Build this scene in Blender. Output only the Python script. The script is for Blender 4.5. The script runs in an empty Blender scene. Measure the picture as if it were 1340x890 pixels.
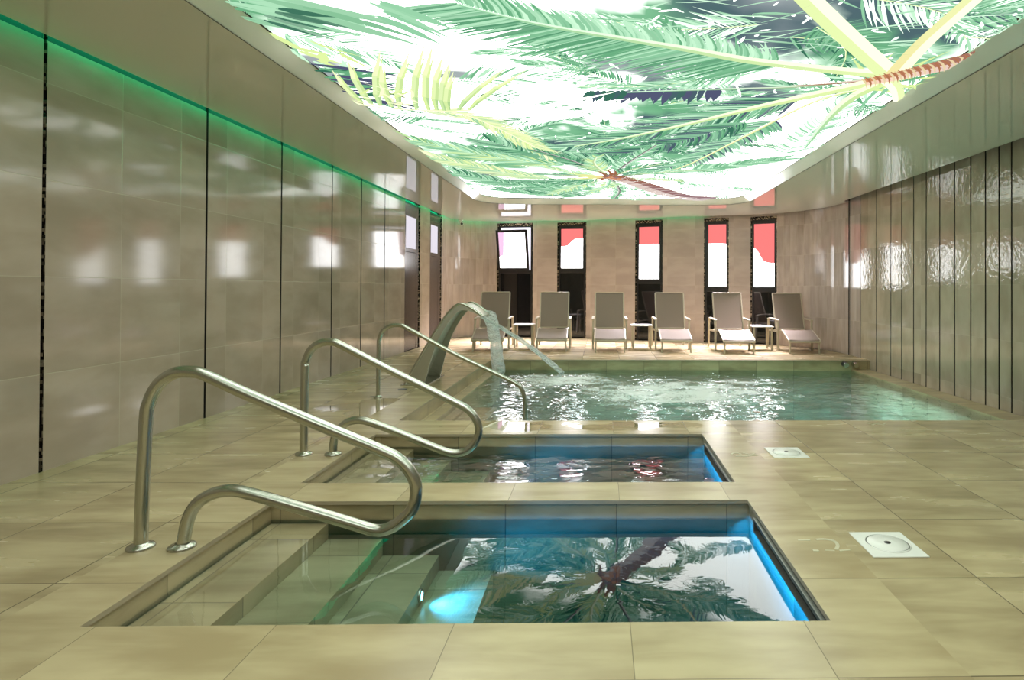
import bpy, bmesh, math, random
from mathutils import Vector, Matrix, noise
R = random.Random(7)
SC = bpy.context.scene
COL = SC.collection
PI = math.pi

# ------------------------------------------------------------------ helpers
class MB:
    """collects faces of ONE mesh object; uv in metres"""
    def __init__(s): s.v=[]; s.f=[]; s.m=[]; s.uv=[]; s.sm=[]
    def face(s, pts, mat=0, uv=None, smooth=False):
        b=len(s.v); s.v+= [tuple(p) for p in pts]
        s.f.append(tuple(range(b,b+len(pts)))); s.m.append(mat); s.sm.append(smooth)
        if uv is None:
            a=Vector(pts[1])-Vector(pts[0]); c=Vector(pts[-1])-Vector(pts[0]); n=a.cross(c)
            ax=max(range(3),key=lambda i:abs(n[i]))
            if ax==2: uv=[(p[0],p[1]) for p in pts]
            elif ax==0: uv=[(p[1],p[2]) for p in pts]
            else: uv=[(p[0],p[2]) for p in pts]
        s.uv.append([tuple(q) for q in uv])
    def box(s,x0,x1,y0,y1,z0,z1,mat=0,M=None):
        P=[(x,y,z) for x in (x0,x1) for y in (y0,y1) for z in (z0,z1)]
        if M is not None: P=[tuple(M@Vector(p)) for p in P]
        for q in ((0,1,3,2),(4,6,7,5),(0,4,5,1),(2,3,7,6),(0,2,6,4),(1,5,7,3)): s.face([P[i] for i in q],mat)
    def grid(s,rows,mat=0,closed=False,smooth=True,uvf=None):
        """rows of points -> shared-vertex quads"""
        b=len(s.v); nr=len(rows); nc=len(rows[0])
        for r in rows: s.v+=[tuple(p) for p in r]
        for i in range(nr-1):
            for j in range(nc if closed else nc-1):
                k=(j+1)%nc
                f=(b+i*nc+j,b+i*nc+k,b+(i+1)*nc+k,b+(i+1)*nc+j)
                s.f.append(f); s.m.append(mat); s.sm.append(smooth)
                s.uv.append([(uvf(s.v[t]) if uvf else (s.v[t][0],s.v[t][1])) for t in f])
    def tube(s,path,r,n=14,mat=0,caps=True):
        P=[Vector(p) for p in path]; rows=[]
        t0=(P[1]-P[0]).normalized(); up=Vector((0,1,0)) if abs(t0.y)<.9 else Vector((1,0,0))
        for i,p in enumerate(P):
            t=(P[min(i+1,len(P)-1)]-P[max(i-1,0)]).normalized()
            a=(up-t*up.dot(t)).normalized(); c=t.cross(a); up=a
            rr=r[i] if isinstance(r,(list,tuple)) else r
            rows.append([p+a*math.cos(2*PI*k/n)*rr+c*math.sin(2*PI*k/n)*rr for k in range(n)])
        s.grid(rows,mat,closed=True)
        if caps:
            s.face(rows[0][::-1],mat); s.face(rows[-1],mat)
    def lathe(s,prof,c,n=24,mat=0,smooth=True):
        rows=[[(c[0]+r*math.cos(2*PI*k/n),c[1]+r*math.sin(2*PI*k/n),c[2]+z) for k in range(n)] for r,z in prof]
        s.grid(rows,mat,closed=True,smooth=smooth)
    def build(s,name,mats,parent=None,loc=None):
        me=bpy.data.meshes.new(name); me.from_pydata(s.v,[],s.f)
        if not isinstance(mats,(list,tuple)): mats=[mats]
        for m in mats: me.materials.append(m)
        me.polygons.foreach_set('material_index',s.m); me.polygons.foreach_set('use_smooth',s.sm)
        ul=me.uv_layers.new(name='UVMap'); flat=[]
        for q in s.uv:
            for a in q: flat+=[a[0],a[1]]
        ul.data.foreach_set('uv',flat)
        me.update()
        o=bpy.data.objects.new(name,me); COL.objects.link(o)
        if parent is not None: o.parent=parent
        if loc is not None: o.location=loc
        return o
def recalc(o):
    bm=bmesh.new(); bm.from_mesh(o.data); bmesh.ops.remove_doubles(bm,verts=bm.verts,dist=1e-5)
    bmesh.ops.recalc_face_normals(bm,faces=bm.faces); bm.to_mesh(o.data); bm.free(); return o
def bevel(o,w,seg=2):
    recalc(o); m=o.modifiers.new('bevel','BEVEL'); m.width=w; m.segments=seg; m.limit_method='ANGLE'; m.angle_limit=.6
    return o
def empty(name,loc=(0,0,0),rz=0):
    o=bpy.data.objects.new(name,None); COL.objects.link(o); o.location=loc; o.rotation_euler.z=rz; o.empty_display_size=.1; return o
def tag(o,label=None,cat=None,group=None,kind=None):
    if label: o['label']=label
    if cat: o['category']=cat
    if group: o['group']=group
    if kind: o['kind']=kind
    return o
def copy_tree(o,parent=None):
    c=o.copy(); COL.objects.link(c)
    if parent is not None: c.parent=parent
    for ch in list(o.children): copy_tree(ch,c)
    return c
def smooth_path(P,sub=5):
    """Catmull-Rom"""
    P=[Vector(p) for p in P]; out=[]
    for i in range(len(P)-1):
        p0=P[max(i-1,0)];p1=P[i];p2=P[i+1];p3=P[min(i+2,len(P)-1)]
        for k in range(sub):
            t=k/sub
            out.append(.5*((2*p1)+(p2-p0)*t+(2*p0-5*p1+4*p2-p3)*t*t+(3*p1-p0-3*p2+p3)*t**3))
    out.append(P[-1]); return out

# ------------------------------------------------------------------ materials
def nmat(name):
    m=bpy.data.materials.new(name); m.use_nodes=True; nt=m.node_tree; nt.nodes.clear()
    out=nt.nodes.new('ShaderNodeOutputMaterial'); return m,nt,out
def N(nt,t,**kw):
    n=nt.nodes.new(t)
    for k,v in kw.items(): setattr(n,k,v)
    return n
def setin(n,**kw):
    for k,v in kw.items():
        n.inputs[k.replace('_',' ')].default_value=v
def math_(nt,op,a,b=None,c=None,clamp=False):
    n=nt.nodes.new('ShaderNodeMath'); n.operation=op; n.use_clamp=clamp
    for i,x in enumerate((a,b,c)):
        if x is None: continue
        if isinstance(x,(int,float)): n.inputs[i].default_value=x
        else: nt.links.new(x,n.inputs[i])
    return n.outputs[0]
def mixc(nt,fac,a,b,blend='MIX'):
    n=nt.nodes.new('ShaderNodeMix'); n.data_type='RGBA'; n.blend_type=blend
    if isinstance(fac,(int,float)): n.inputs[0].default_value=fac
    else: nt.links.new(fac,n.inputs[0])
    for i,x in ((6,a),(7,b)):
        if isinstance(x,tuple): n.inputs[i].default_value=(*x[:3],1)
        else: nt.links.new(x,n.inputs[i])
    return n.outputs[2]
def ramp(nt,fac,lo,hi):
    n=nt.nodes.new('ShaderNodeMapRange'); nt.links.new(fac,n.inputs[0])
    n.interpolation_type='SMOOTHSTEP'; n.inputs[1].default_value=lo; n.inputs[2].default_value=hi; n.clamp=True; return n.outputs[0]
def noise_(nt,vec,scale,detail=4,rough=.5,dist=0):
    n=nt.nodes.new('ShaderNodeTexNoise'); n.inputs['Scale'].default_value=scale; n.inputs['Detail'].default_value=detail
    n.inputs['Roughness'].default_value=rough; n.inputs['Distortion'].default_value=dist
    if vec is not None: nt.links.new(vec,n.inputs['Vector'])
    return n.outputs['Fac']
def simple(name,col,rough=.5,metal=0,spec=.5,bump=0,bscale=60,var=0,ior=1.5):
    m,nt,out=nmat(name); p=N(nt,'ShaderNodeBsdfPrincipled'); nt.links.new(p.outputs[0],out.inputs[0])
    p.inputs['Base Color'].default_value=(*col,1); p.inputs['Roughness'].default_value=rough; p.inputs['Metallic'].default_value=metal
    p.inputs['Specular IOR Level'].default_value=spec; p.inputs['IOR'].default_value=ior
    tc=N(nt,'ShaderNodeTexCoord')
    if var:
        f=noise_(nt,tc.outputs['Object'],9,5)
        c=mixc(nt,f,tuple(x*(1-var) for x in col),tuple(min(1,x*(1+var)) for x in col)); nt.links.new(c,p.inputs['Base Color'])
    if bump:
        f=noise_(nt,tc.outputs['Object'],bscale,3); b=N(nt,'ShaderNodeBump'); b.inputs['Strength'].default_value=bump; b.inputs['Distance'].default_value=.002
        nt.links.new(f,b.inputs['Height']); nt.links.new(b.outputs[0],p.inputs['Normal'])
    return m
def tile_mat(name,light,dark,w,h,u0,v0,joint=.003,jcol=(.2,.16,.1),rough=.3,streak=(1.2,5.0),rot=.5,spec=.5,var=.10,bump=.0,bscale=8,jmix=.8,wet=None,shift=0):
    m,nt,out=nmat(name); L=nt.links.new
    p=N(nt,'ShaderNodeBsdfPrincipled'); L(p.outputs[0],out.inputs[0])
    uv=N(nt,'ShaderNodeUVMap'); sp=N(nt,'ShaderNodeSeparateXYZ'); L(uv.outputs[0],sp.inputs[0])
    V=math_(nt,'DIVIDE',math_(nt,'SUBTRACT',sp.outputs[1],v0),h); cv=math_(nt,'FLOOR',V)
    Ub=math_(nt,'DIVIDE',math_(nt,'SUBTRACT',sp.outputs[0],u0),w)
    U=math_(nt,'ADD',Ub,math_(nt,'MULTIPLY',cv,shift)); cu=math_(nt,'FLOOR',U)
    fu=math_(nt,'FRACT',U); fv=math_(nt,'FRACT',V)
    du=math_(nt,'MULTIPLY',math_(nt,'MINIMUM',fu,math_(nt,'SUBTRACT',1.0,fu)),w)
    dv=math_(nt,'MULTIPLY',math_(nt,'MINIMUM',fv,math_(nt,'SUBTRACT',1.0,fv)),h)
    d=math_(nt,'MINIMUM',du,dv)
    jm=math_(nt,'SUBTRACT',1.0,ramp(nt,d,joint*.35,joint*.65))
    cb=N(nt,'ShaderNodeCombineXYZ'); L(cu,cb.inputs[0]); L(cv,cb.inputs[1])
    wn=N(nt,'ShaderNodeTexWhiteNoise',noise_dimensions='2D'); L(cb.outputs[0],wn.inputs['Vector'])
    # per-tile shifted coordinates for the veining of the stone
    sc=N(nt,'ShaderNodeVectorMath',operation='SCALE'); L(wn.outputs['Color'],sc.inputs[0]); sc.inputs['Scale'].default_value=13
    ad=N(nt,'ShaderNodeVectorMath',operation='ADD'); L(uv.outputs[0],ad.inputs[0]); L(sc.outputs[0],ad.inputs[1])
    mp=N(nt,'ShaderNodeMapping'); L(ad.outputs[0],mp.inputs[0]); mp.inputs['Rotation'].default_value=(0,0,rot); mp.inputs['Scale'].default_value=(streak[0],streak[1],1)
    n1=noise_(nt,mp.outputs[0],1.5,4,.5,.25); n2=noise_(nt,ad.outputs[0],1.7,3,.5,.2)
    f=ramp(nt,math_(nt,'ADD',math_(nt,'MULTIPLY',n1,.6),math_(nt,'MULTIPLY',n2,.4)),.34,.66)
    c=mixc(nt,f,dark,light)
    br=math_(nt,'ADD',1-var,math_(nt,'MULTIPLY',wn.outputs['Value'],2*var))
    vm=N(nt,'ShaderNodeVectorMath',operation='SCALE'); L(c,vm.inputs[0]); L(br,vm.inputs['Scale'])
    c=mixc(nt,math_(nt,'MULTIPLY',jm,jmix),vm.outputs[0],jcol)
    L(c,p.inputs['Base Color']); p.inputs['Specular IOR Level'].default_value=spec
    rn=math_(nt,'ADD',rough*.8,math_(nt,'MULTIPLY',n1,rough*.4))
    if wet:
        mask=None
        for (x,y,rx,ry) in wet:
            a=math_(nt,'DIVIDE',math_(nt,'SUBTRACT',sp.outputs[0],x),rx); b=math_(nt,'DIVIDE',math_(nt,'SUBTRACT',sp.outputs[1],y),ry)
            q=math_(nt,'SUBTRACT',1.0,math_(nt,'SQRT',math_(nt,'ADD',math_(nt,'MULTIPLY',a,a),math_(nt,'MULTIPLY',b,b))))
            mask=q if mask is None else math_(nt,'MAXIMUM',mask,q)
        nn=noise_(nt,uv.outputs[0],3.2,3,.55)
        wm=ramp(nt,math_(nt,'ADD',mask,math_(nt,'MULTIPLY',math_(nt,'SUBTRACT',nn,.5),2.2)),.28,.42)
        rn=math_(nt,'ADD',math_(nt,'MULTIPLY',rn,math_(nt,'SUBTRACT',1.0,wm)),math_(nt,'MULTIPLY',wm,.03))
        L(math_(nt,'MULTIPLY',wm,.8),p.inputs['Coat Weight']); p.inputs['Coat Roughness'].default_value=.03
    L(rn,p.inputs['Roughness'])
    b=N(nt,'ShaderNodeBump'); b.inputs['Strength'].default_value=.5; b.inputs['Distance'].default_value=.0015
    L(math_(nt,'SUBTRACT',1.0,jm),b.inputs['Height']); nrm=b.outputs[0]
    if bump:
        b2=N(nt,'ShaderNodeBump'); b2.inputs['Strength'].default_value=bump; b2.inputs['Distance'].default_value=.01
        L(noise_(nt,uv.outputs[0],bscale,3,.5),b2.inputs['Height']); L(nrm,b2.inputs['Normal']); nrm=b2.outputs[0]
    L(nrm,p.inputs['Normal'])
    return m
def emit(name,col,s):
    m,nt,out=nmat(name); e=N(nt,'ShaderNodeEmission'); e.inputs[0].default_value=(*col,1); e.inputs[1].default_value=s
    nt.links.new(e.outputs[0],out.inputs[0]); return m
def water_mat(name,absorb,dens,bscale,bstr,foam=False,stretch=(1,1)):
    m,nt,out=nmat(name); L=nt.links.new
    tc=N(nt,'ShaderNodeTexCoord'); mp=N(nt,'ShaderNodeMapping'); L(tc.outputs['Object'],mp.inputs[0]); mp.inputs['Scale'].default_value=(stretch[0],stretch[1],1)
    b=N(nt,'ShaderNodeBump'); b.inputs['Strength'].default_value=bstr; b.inputs['Distance'].default_value=.02
    L(noise_(nt,mp.outputs[0],bscale,3,.5,.4),b.inputs['Height'])
    gl=N(nt,'ShaderNodeBsdfGlossy'); gl.inputs['Roughness'].default_value=.0; L(b.outputs[0],gl.inputs['Normal'])
    tr=N(nt,'ShaderNodeBsdfTransparent')
    lw=N(nt,'ShaderNodeLayerWeight'); lw.inputs[0].default_value=.5; L(b.outputs[0],lw.inputs['Normal'])
    F=math_(nt,'ADD',.05,math_(nt,'MULTIPLY',.95,math_(nt,'POWER',lw.outputs['Facing'],3.7)),clamp=True)
    ge=N(nt,'ShaderNodeNewGeometry'); sx=N(nt,'ShaderNodeSeparateXYZ'); L(ge.outputs['True Normal'],sx.inputs[0])
    topm=math_(nt,'GREATER_THAN',math_(nt,'ABSOLUTE',sx.outputs[2]),.35)
    po=N(nt,'ShaderNodeSeparateXYZ'); L(tc.outputs['Object'],po.inputs[0])
    topm=math_(nt,'MULTIPLY',topm,math_(nt,'GREATER_THAN',po.outputs[2],-.35))
    mx=N(nt,'ShaderNodeMixShader'); L(math_(nt,'MULTIPLY',F,topm),mx.inputs[0]); L(tr.outputs[0],mx.inputs[1]); L(gl.outputs[0],mx.inputs[2])
    sh=mx.outputs[0]
    if foam:
        at=N(nt,'ShaderNodeAttribute',attribute_name='foam')
        df=N(nt,'ShaderNodeBsdfDiffuse'); df.inputs[0].default_value=(.86,.9,.9,1)
        nz=noise_(nt,mp.outputs[0],26,4,.7,.8)
        fm=math_(nt,'MULTIPLY',ramp(nt,math_(nt,'ADD',at.outputs['Fac'],math_(nt,'MULTIPLY',math_(nt,'SUBTRACT',nz,.5),1.3)),.45,.88),topm)
        m2=N(nt,'ShaderNodeMixShader'); L(math_(nt,'MULTIPLY',fm,.75),m2.inputs[0]); L(sh,m2.inputs[1]); L(df.outputs[0],m2.inputs[2]); sh=m2.outputs[0]
    L(sh,out.inputs[0])
    va=N(nt,'ShaderNodeVolumeAbsorption'); va.inputs[0].default_value=(*absorb,1); va.inputs[1].default_value=dens; L(va.outputs[0],out.inputs[1])
    return m

STONE_L=(.510,.424,.248); STONE_D=(.308,.240,.130)
WALL_L=(.410,.340,.270); WALL_D=(.320,.262,.200)
M_floor=tile_mat('floor_tiles',STONE_L,STONE_D,.6,.6,1.504,2.364,rough=.26,joint=.005,jcol=(.09,.07,.04),jmix=.85,wet=[(-2.05,5.75,.75,.7),(-.75,5.0,.7,.28),(.35,5.0,.8,.22),(-1.7,4.45,.5,.5)])
M_coping=tile_mat('coping_tiles',STONE_L,tuple(x*1.12 for x in STONE_D),.6,.6,.705,2.364,rough=.24,var=.06,wet=[(-.75,5.0,.6,.24),(.35,5.0,.7,.2),(1.3,5.0,.5,.12)],jcol=(.17,.135,.08))
M_wall=tile_mat('wall_tiles',WALL_L,WALL_D,.6,.6,3.762,0.0,joint=.006,jcol=(.46,.41,.31),rough=.085,rot=.2,streak=(1.2,3.0),jmix=.7,var=.06,spec=.36)
M_wallcurve=tile_mat('narrow_wall_tiles',(.455,.385,.350),(.350,.290,.255),.15,.6,0,0,joint=.004,jcol=(.55,.47,.37),rough=.10,rot=0,streak=(6,1.2),jmix=.6,var=.10)  # pinkish daylight is worked into this tile colour
M_wallback=tile_mat('pier_tiles',(.455,.385,.350),(.375,.312,.280),.6,.6,.1,0,joint=.004,jcol=(.55,.47,.37),rough=.25,rot=.1,streak=(1.2,3.5),jmix=.4,var=.05)  # same beige tile, tinted pinker to imitate daylight from the windows
M_wallwet=tile_mat('wet_slat_tiles',(0.451,0.378,0.287),(0.342,0.283,0.207),.8,.6,0,0,joint=.004,jcol=(.5,.44,.34),rough=.05,rot=.2,streak=(3,1.5),jmix=.4,var=.10,bump=.24,bscale=15,spec=.55)
M_pooltile=tile_mat('pool_tiles',STONE_L,STONE_D,.6,.6,.09,.05,joint=.006,jcol=(.16,.13,.08),rough=.35,var=.05)
M_lip=simple('coping_edge',(.40,.33,.22),.4,var=.1)
M_black=simple('black_void',(.012,.011,.010),.6)
M_steel=None
def steel():
    m,nt,out=nmat('brushed_stainless'); p=N(nt,'ShaderNodeBsdfPrincipled'); nt.links.new(p.outputs[0],out.inputs[0])
    p.inputs['Base Color'].default_value=(.50,.50,.44,1); p.inputs['Metallic'].default_value=1; p.inputs['Roughness'].default_value=.3
    tc=N(nt,'ShaderNodeTexCoord'); f=noise_(nt,tc.outputs['Object'],90,4); p.inputs['Roughness'].default_value=.26; return m
M_steel=steel()
def mosaic():
    m,nt,out=nmat('sparkling_mosaic'); L=nt.links.new; p=N(nt,'ShaderNodeBsdfPrincipled'); L(p.outputs[0],out.inputs[0])
    uv=N(nt,'ShaderNodeTexCoord'); mp=N(nt,'ShaderNodeVectorMath',operation='SCALE'); L(uv.outputs['Object'],mp.inputs[0]); mp.inputs['Scale'].default_value=48
    fl=N(nt,'ShaderNodeVectorMath',operation='FLOOR'); L(mp.outputs[0],fl.inputs[0])
    wn=N(nt,'ShaderNodeTexWhiteNoise',noise_dimensions='3D'); L(fl.outputs[0],wn.inputs['Vector'])
    c=mixc(nt,ramp(nt,wn.outputs['Value'],.45,1),(.02,.015,.012),(.62,.5,.36)); L(c,p.inputs['Base Color'])
    p.inputs['Roughness'].default_value=.12; p.inputs['Metallic'].default_value=.5
    b=N(nt,'ShaderNodeBump'); b.inputs['Strength'].default_value=.7; b.inputs['Distance'].default_value=.01; L(wn.outputs['Value'],b.inputs['Height']); L(b.outputs[0],p.inputs['Normal'])
    return m
M_mosaic=mosaic()
M_ceil=simple('glossy_stretch_ceiling',(.79,.76,.66),.03,spec=.5,ior=2.0)
M_frameband=simple('satin_light_frame',(.82,.80,.70),.16,spec=.5)
M_winframe=simple('black_window_frame',(.014,.012,.012),.3)
M_bronze=simple('dark_bronze_panel',(.055,.042,.036),.22,var=.1)
M_blackglass=simple('black_glass',(.006,.006,.007),.04,spec=.5)
M_white=simple('white_plastic',(.82,.82,.78),.3)
M_whitepaint=simple('worn_white_paint',(.55,.51,.36),.5,var=.15)
M_dark=simple('dark_plastic',(.03,.03,.03),.35)
M_cream=simple('champagne_aluminium',(.44,.39,.29),.35,spec=.5,metal=.0)
M_lacq=simple('white_tabletop',(.80,.78,.74),.25)
def sling():
    m,nt,out=nmat('woven_sling'); L=nt.links.new; p=N(nt,'ShaderNodeBsdfPrincipled'); L(p.outputs[0],out.inputs[0])
    tc=N(nt,'ShaderNodeTexCoord'); w=N(nt,'ShaderNodeTexChecker'); w.inputs['Scale'].default_value=260; L(tc.outputs['Object'],w.inputs['Vector'])
    w.inputs['Color1'].default_value=(.25,.20,.155,1); w.inputs['Color2'].default_value=(.20,.16,.125,1); L(w.outputs[0],p.inputs['Base Color']); p.inputs['Roughness'].default_value=.6; p.inputs['Specular IOR Level'].default_value=.2
    return m
M_sling=sling()
# ------------------------------------------------------------------ strengths of what gives off light
WIN_S=8.0; LED_S=9.0; PW=4.4; LAMP_W=60.0; BLUE_FILL_W=7.0; EXPO=0.12; W_D1=1.25; W_D3=.20; DAY_W=180.0; POOL_FILL_W=130.0
# ------------------------------------------------------------------ room dimensions (metres; the floor is z = 0)
XL=-3.43; XR=4.32; ZC=2.655; ZT=2.95; YF=-2.4
P1=(-1.748,.80,2.066,3.245); P2=(-1.748,.80,3.546,4.71); BP=(-1.727,XR,5.188,9.53)
PATH=[(-3.45,12.95),(-3.40,13.3),(-3.25,13.65),(-3.0,13.88),(-2.6,13.95),(-1.5,13.72),(-.33,13.5),(.77,13.08),(1.3,12.88),(2.18,12.6),(2.66,12.46),(3.08,12.3),(3.55,12.06),(3.95,11.6),(4.2,11.05),(4.31,10.4),(4.32,9.8)]
WIN=[((-2.402,13.909),(-1.563,13.733)),((-.998,13.626),(-.336,13.501)),((.742,13.091),(1.323,12.873)),((2.168,12.604),(2.663,12.459)),((3.081,12.3),(3.556,12.054))]
def arc(path):
    L=[0]
    for a,b in zip(path[:-1],path[1:]): L.append(L[-1]+(Vector(b)-Vector(a)).length)
    return L

# ---- floor, with the three pools cut out of it
fb=MB()
def fq(x0,x1,y0,y1,mat): fb.face([(x0,y0,0),(x1,y0,0),(x1,y1,0),(x0,y1,0)],mat)
cx0,cx1=-2.045,1.104          # coping strip around the plunge pools
fq(XL,cx0,YF,9.53,0)
fq(cx0,cx1,YF,P1[2],1); fq(cx1,XR,YF,BP[2],0)
for P in (P1,P2):
    fq(cx0,P[0],P[2],P[3],1); fq(P[1],cx1,P[2],P[3],1)
fq(cx0,cx1,P1[3],P2[2],1); fq(cx0,cx1,P2[3],BP[2],1)
fq(cx0,BP[0],BP[2],BP[3],1)
deck=[(XL,9.53,0),(XR,9.53,0)]+[(x,y,0) for x,y in PATH[::-1]]
fb.face(deck,0)
for P in (P1,P2,BP):            # edge of the coping slabs
    x0,x1,y0,y1=P; t=-.02
    for a,b in (((x0,y0),(x1,y0)),((x1,y0),(x1,y1)),((x1,y1),(x0,y1)),((x0,y1),(x0,y0))):
        if P is BP and a[0]==x1 and b[0]==x1: continue
        fb.face([(*a,0),(*b,0),(*b,t),(*a,t)],2)
    k=.012
    fb.face([(x0,y0,t),(x1,y0,t),(x1,y0-k,t),(x0,y0-k,t)],2); fb.face([(x0,y1,t),(x1,y1,t),(x1,y1+k,t),(x0,y1+k,t)],2)
    fb.face([(x0,y0,t),(x0,y1,t),(x0-k,y1,t),(x0-k,y0,t)],2)
    if P is not BP: fb.face([(x1,y0,t),(x1,y1,t),(x1+k,y1,t),(x1+k,y0,t)],2)
tag(fb.build('floor',[M_floor,M_coping,M_lip]),'beige stone tile floor around the pools','floor',kind='structure')

# ---- left wall: tile panels with open black slits between them
wl=MB(); SL=[.7,2.24,3.762,5.282,6.5,7.707,8.64,9.57]; g=.013
edges=[YF]+SL+[10.55]
for i in range(len(edges)-1):
    a=edges[i]+(g if i else 0); b=edges[i+1]-(g if i<len(edges)-2 else 0)
    wl.face([(XL,a,0),(XL,b,0),(XL,b,ZC+.004),(XL,a,ZC+.004)],0); wl.face([(XL-.004,a,ZC+.004),(XL-.004,b,ZC+.004),(XL-.004,b,ZT),(XL-.004,a,ZT)],1)  # dark band above the soffit, added to dim the green reflection
    for y in (a,b): wl.face([(XL,y,0),(XL-.07,y,0),(XL-.07,y,ZT),(XL,y,ZT)],2 if abs(y-3.762)<.03 else 1)
wl.face([(XL-.07,YF,0),(XL-.07,10.55,0),(XL-.07,10.55,ZT),(XL-.07,YF,ZT)],1)
for a,b in ((11.42,12.08),): wl.face([(XL,a,0),(XL,b,0),(XL,b,ZT),(XL,a,ZT)],0)
tag(wl.build('wall_left',[M_wall,M_black,M_mosaic]),'left wall of glossy beige tiles with thin black vertical slits','wall',kind='structure')

# ---- back wall: curved corners of narrow tiles, tiled piers between the windows
wb=MB()
def pier(pts,mat,u0=0,slits=()):
    L=arc(pts)
    for i in range(len(pts)-1):
        a,b=pts[i],pts[i+1]
        wb.face([(*a,0),(*b,0),(*b,ZT),(*a,ZT)],mat,uv=[(u0+L[i],0),(u0+L[i+1],0),(u0+L[i+1],ZT),(u0+L[i],ZT)])
cl=smooth_path([(-3.45,12.95,0),(-3.40,13.3,0),(-3.25,13.65,0),(-3.0,13.88,0),(-2.7,13.945,0),(-2.402,13.909,0)],5)
pier([(p.x,p.y) for p in cl],1)
for i in range(4): pier([WIN[i][1],WIN[i+1][0]],0)
cr=smooth_path([(3.556,12.054,0),(3.95,11.6,0),(4.2,11.05,0),(4.29,10.6,0),(4.31,10.35,0)],5)
pier([(p.x,p.y) for p in cr],1)
for i,(a,b) in enumerate(WIN):                               # header above each window
    n=Vector((-(b[1]-a[1]),b[0]-a[0])).normalized()
    wb.face([(*a,2.62),(*b,2.62),(*b,ZT),(*a,ZT)],0)
tag(wb.build('wall_back',[M_wallback,M_wallcurve]),'back wall of beige tiles curving round at both corners','wall',kind='structure')

# ---- right wall: wet slats with black slits, standing in the pool
wr=MB(); zb=-1.2
RS=[4.36,4.66,4.96,5.26,5.56,5.86,6.21,6.41,6.64,6.91,7.23,7.55,7.87,8.19,8.52,8.84,9.31,9.871,10.299]
RS=[1.96,2.26,2.56,2.86,3.16,3.46,3.76,4.06]+RS
ed=[YF]+RS+[10.33]
for i in range(len(ed)-1):
    gg=.011 if ed[i+1]<9.6 else .005; ga=.011 if ed[i]<9.6 else .005
    a=ed[i]+(ga if i else 0); b=ed[i+1]-(gg if i<len(ed)-2 else 0)
    z0=zb if 5.2<(a+b)/2<9.7 else 0
    wr.face([(XR,a,z0),(XR,b,z0),(XR,b,ZT),(XR,a,ZT)],0 if b<9.9 else 2)
    for y in (a,b): wr.face([(XR,y,z0),(XR+.05,y,z0),(XR+.05,y,ZT),(XR,y,ZT)],1)
wr.face([(XR+.05,YF,zb),(XR+.05,10.33,zb),(XR+.05,10.33,ZT),(XR+.05,YF,ZT)],1)
tag(wr.build('wall_right',[M_wallwet,M_black,M_wallcurve]),'right wall of wet beige tile slats with black gaps','wall',kind='structure')
wf=MB(); wf.face([(XL,YF,0),(XR,YF,0),(XR,YF,ZT),(XL,YF,ZT)],0)
tag(wf.build('wall_front',[M_wall]),'tiled wall behind the viewpoint','wall',kind='structure')

# ---- windows of the back wall
M_pane=emit('bright_window_film',(1.0,.985,1.0),WIN_S)
M_panered=emit('coral_window_film',(1.0,.21,.20),WIN_S*.13)
M_panepink=emit('pink_window_film',(1.0,.62,.88),WIN_S*.12)
M_outsidelight=emit('lilac_outside_light',(.92,.88,1.0),WIN_S*.2)
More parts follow.
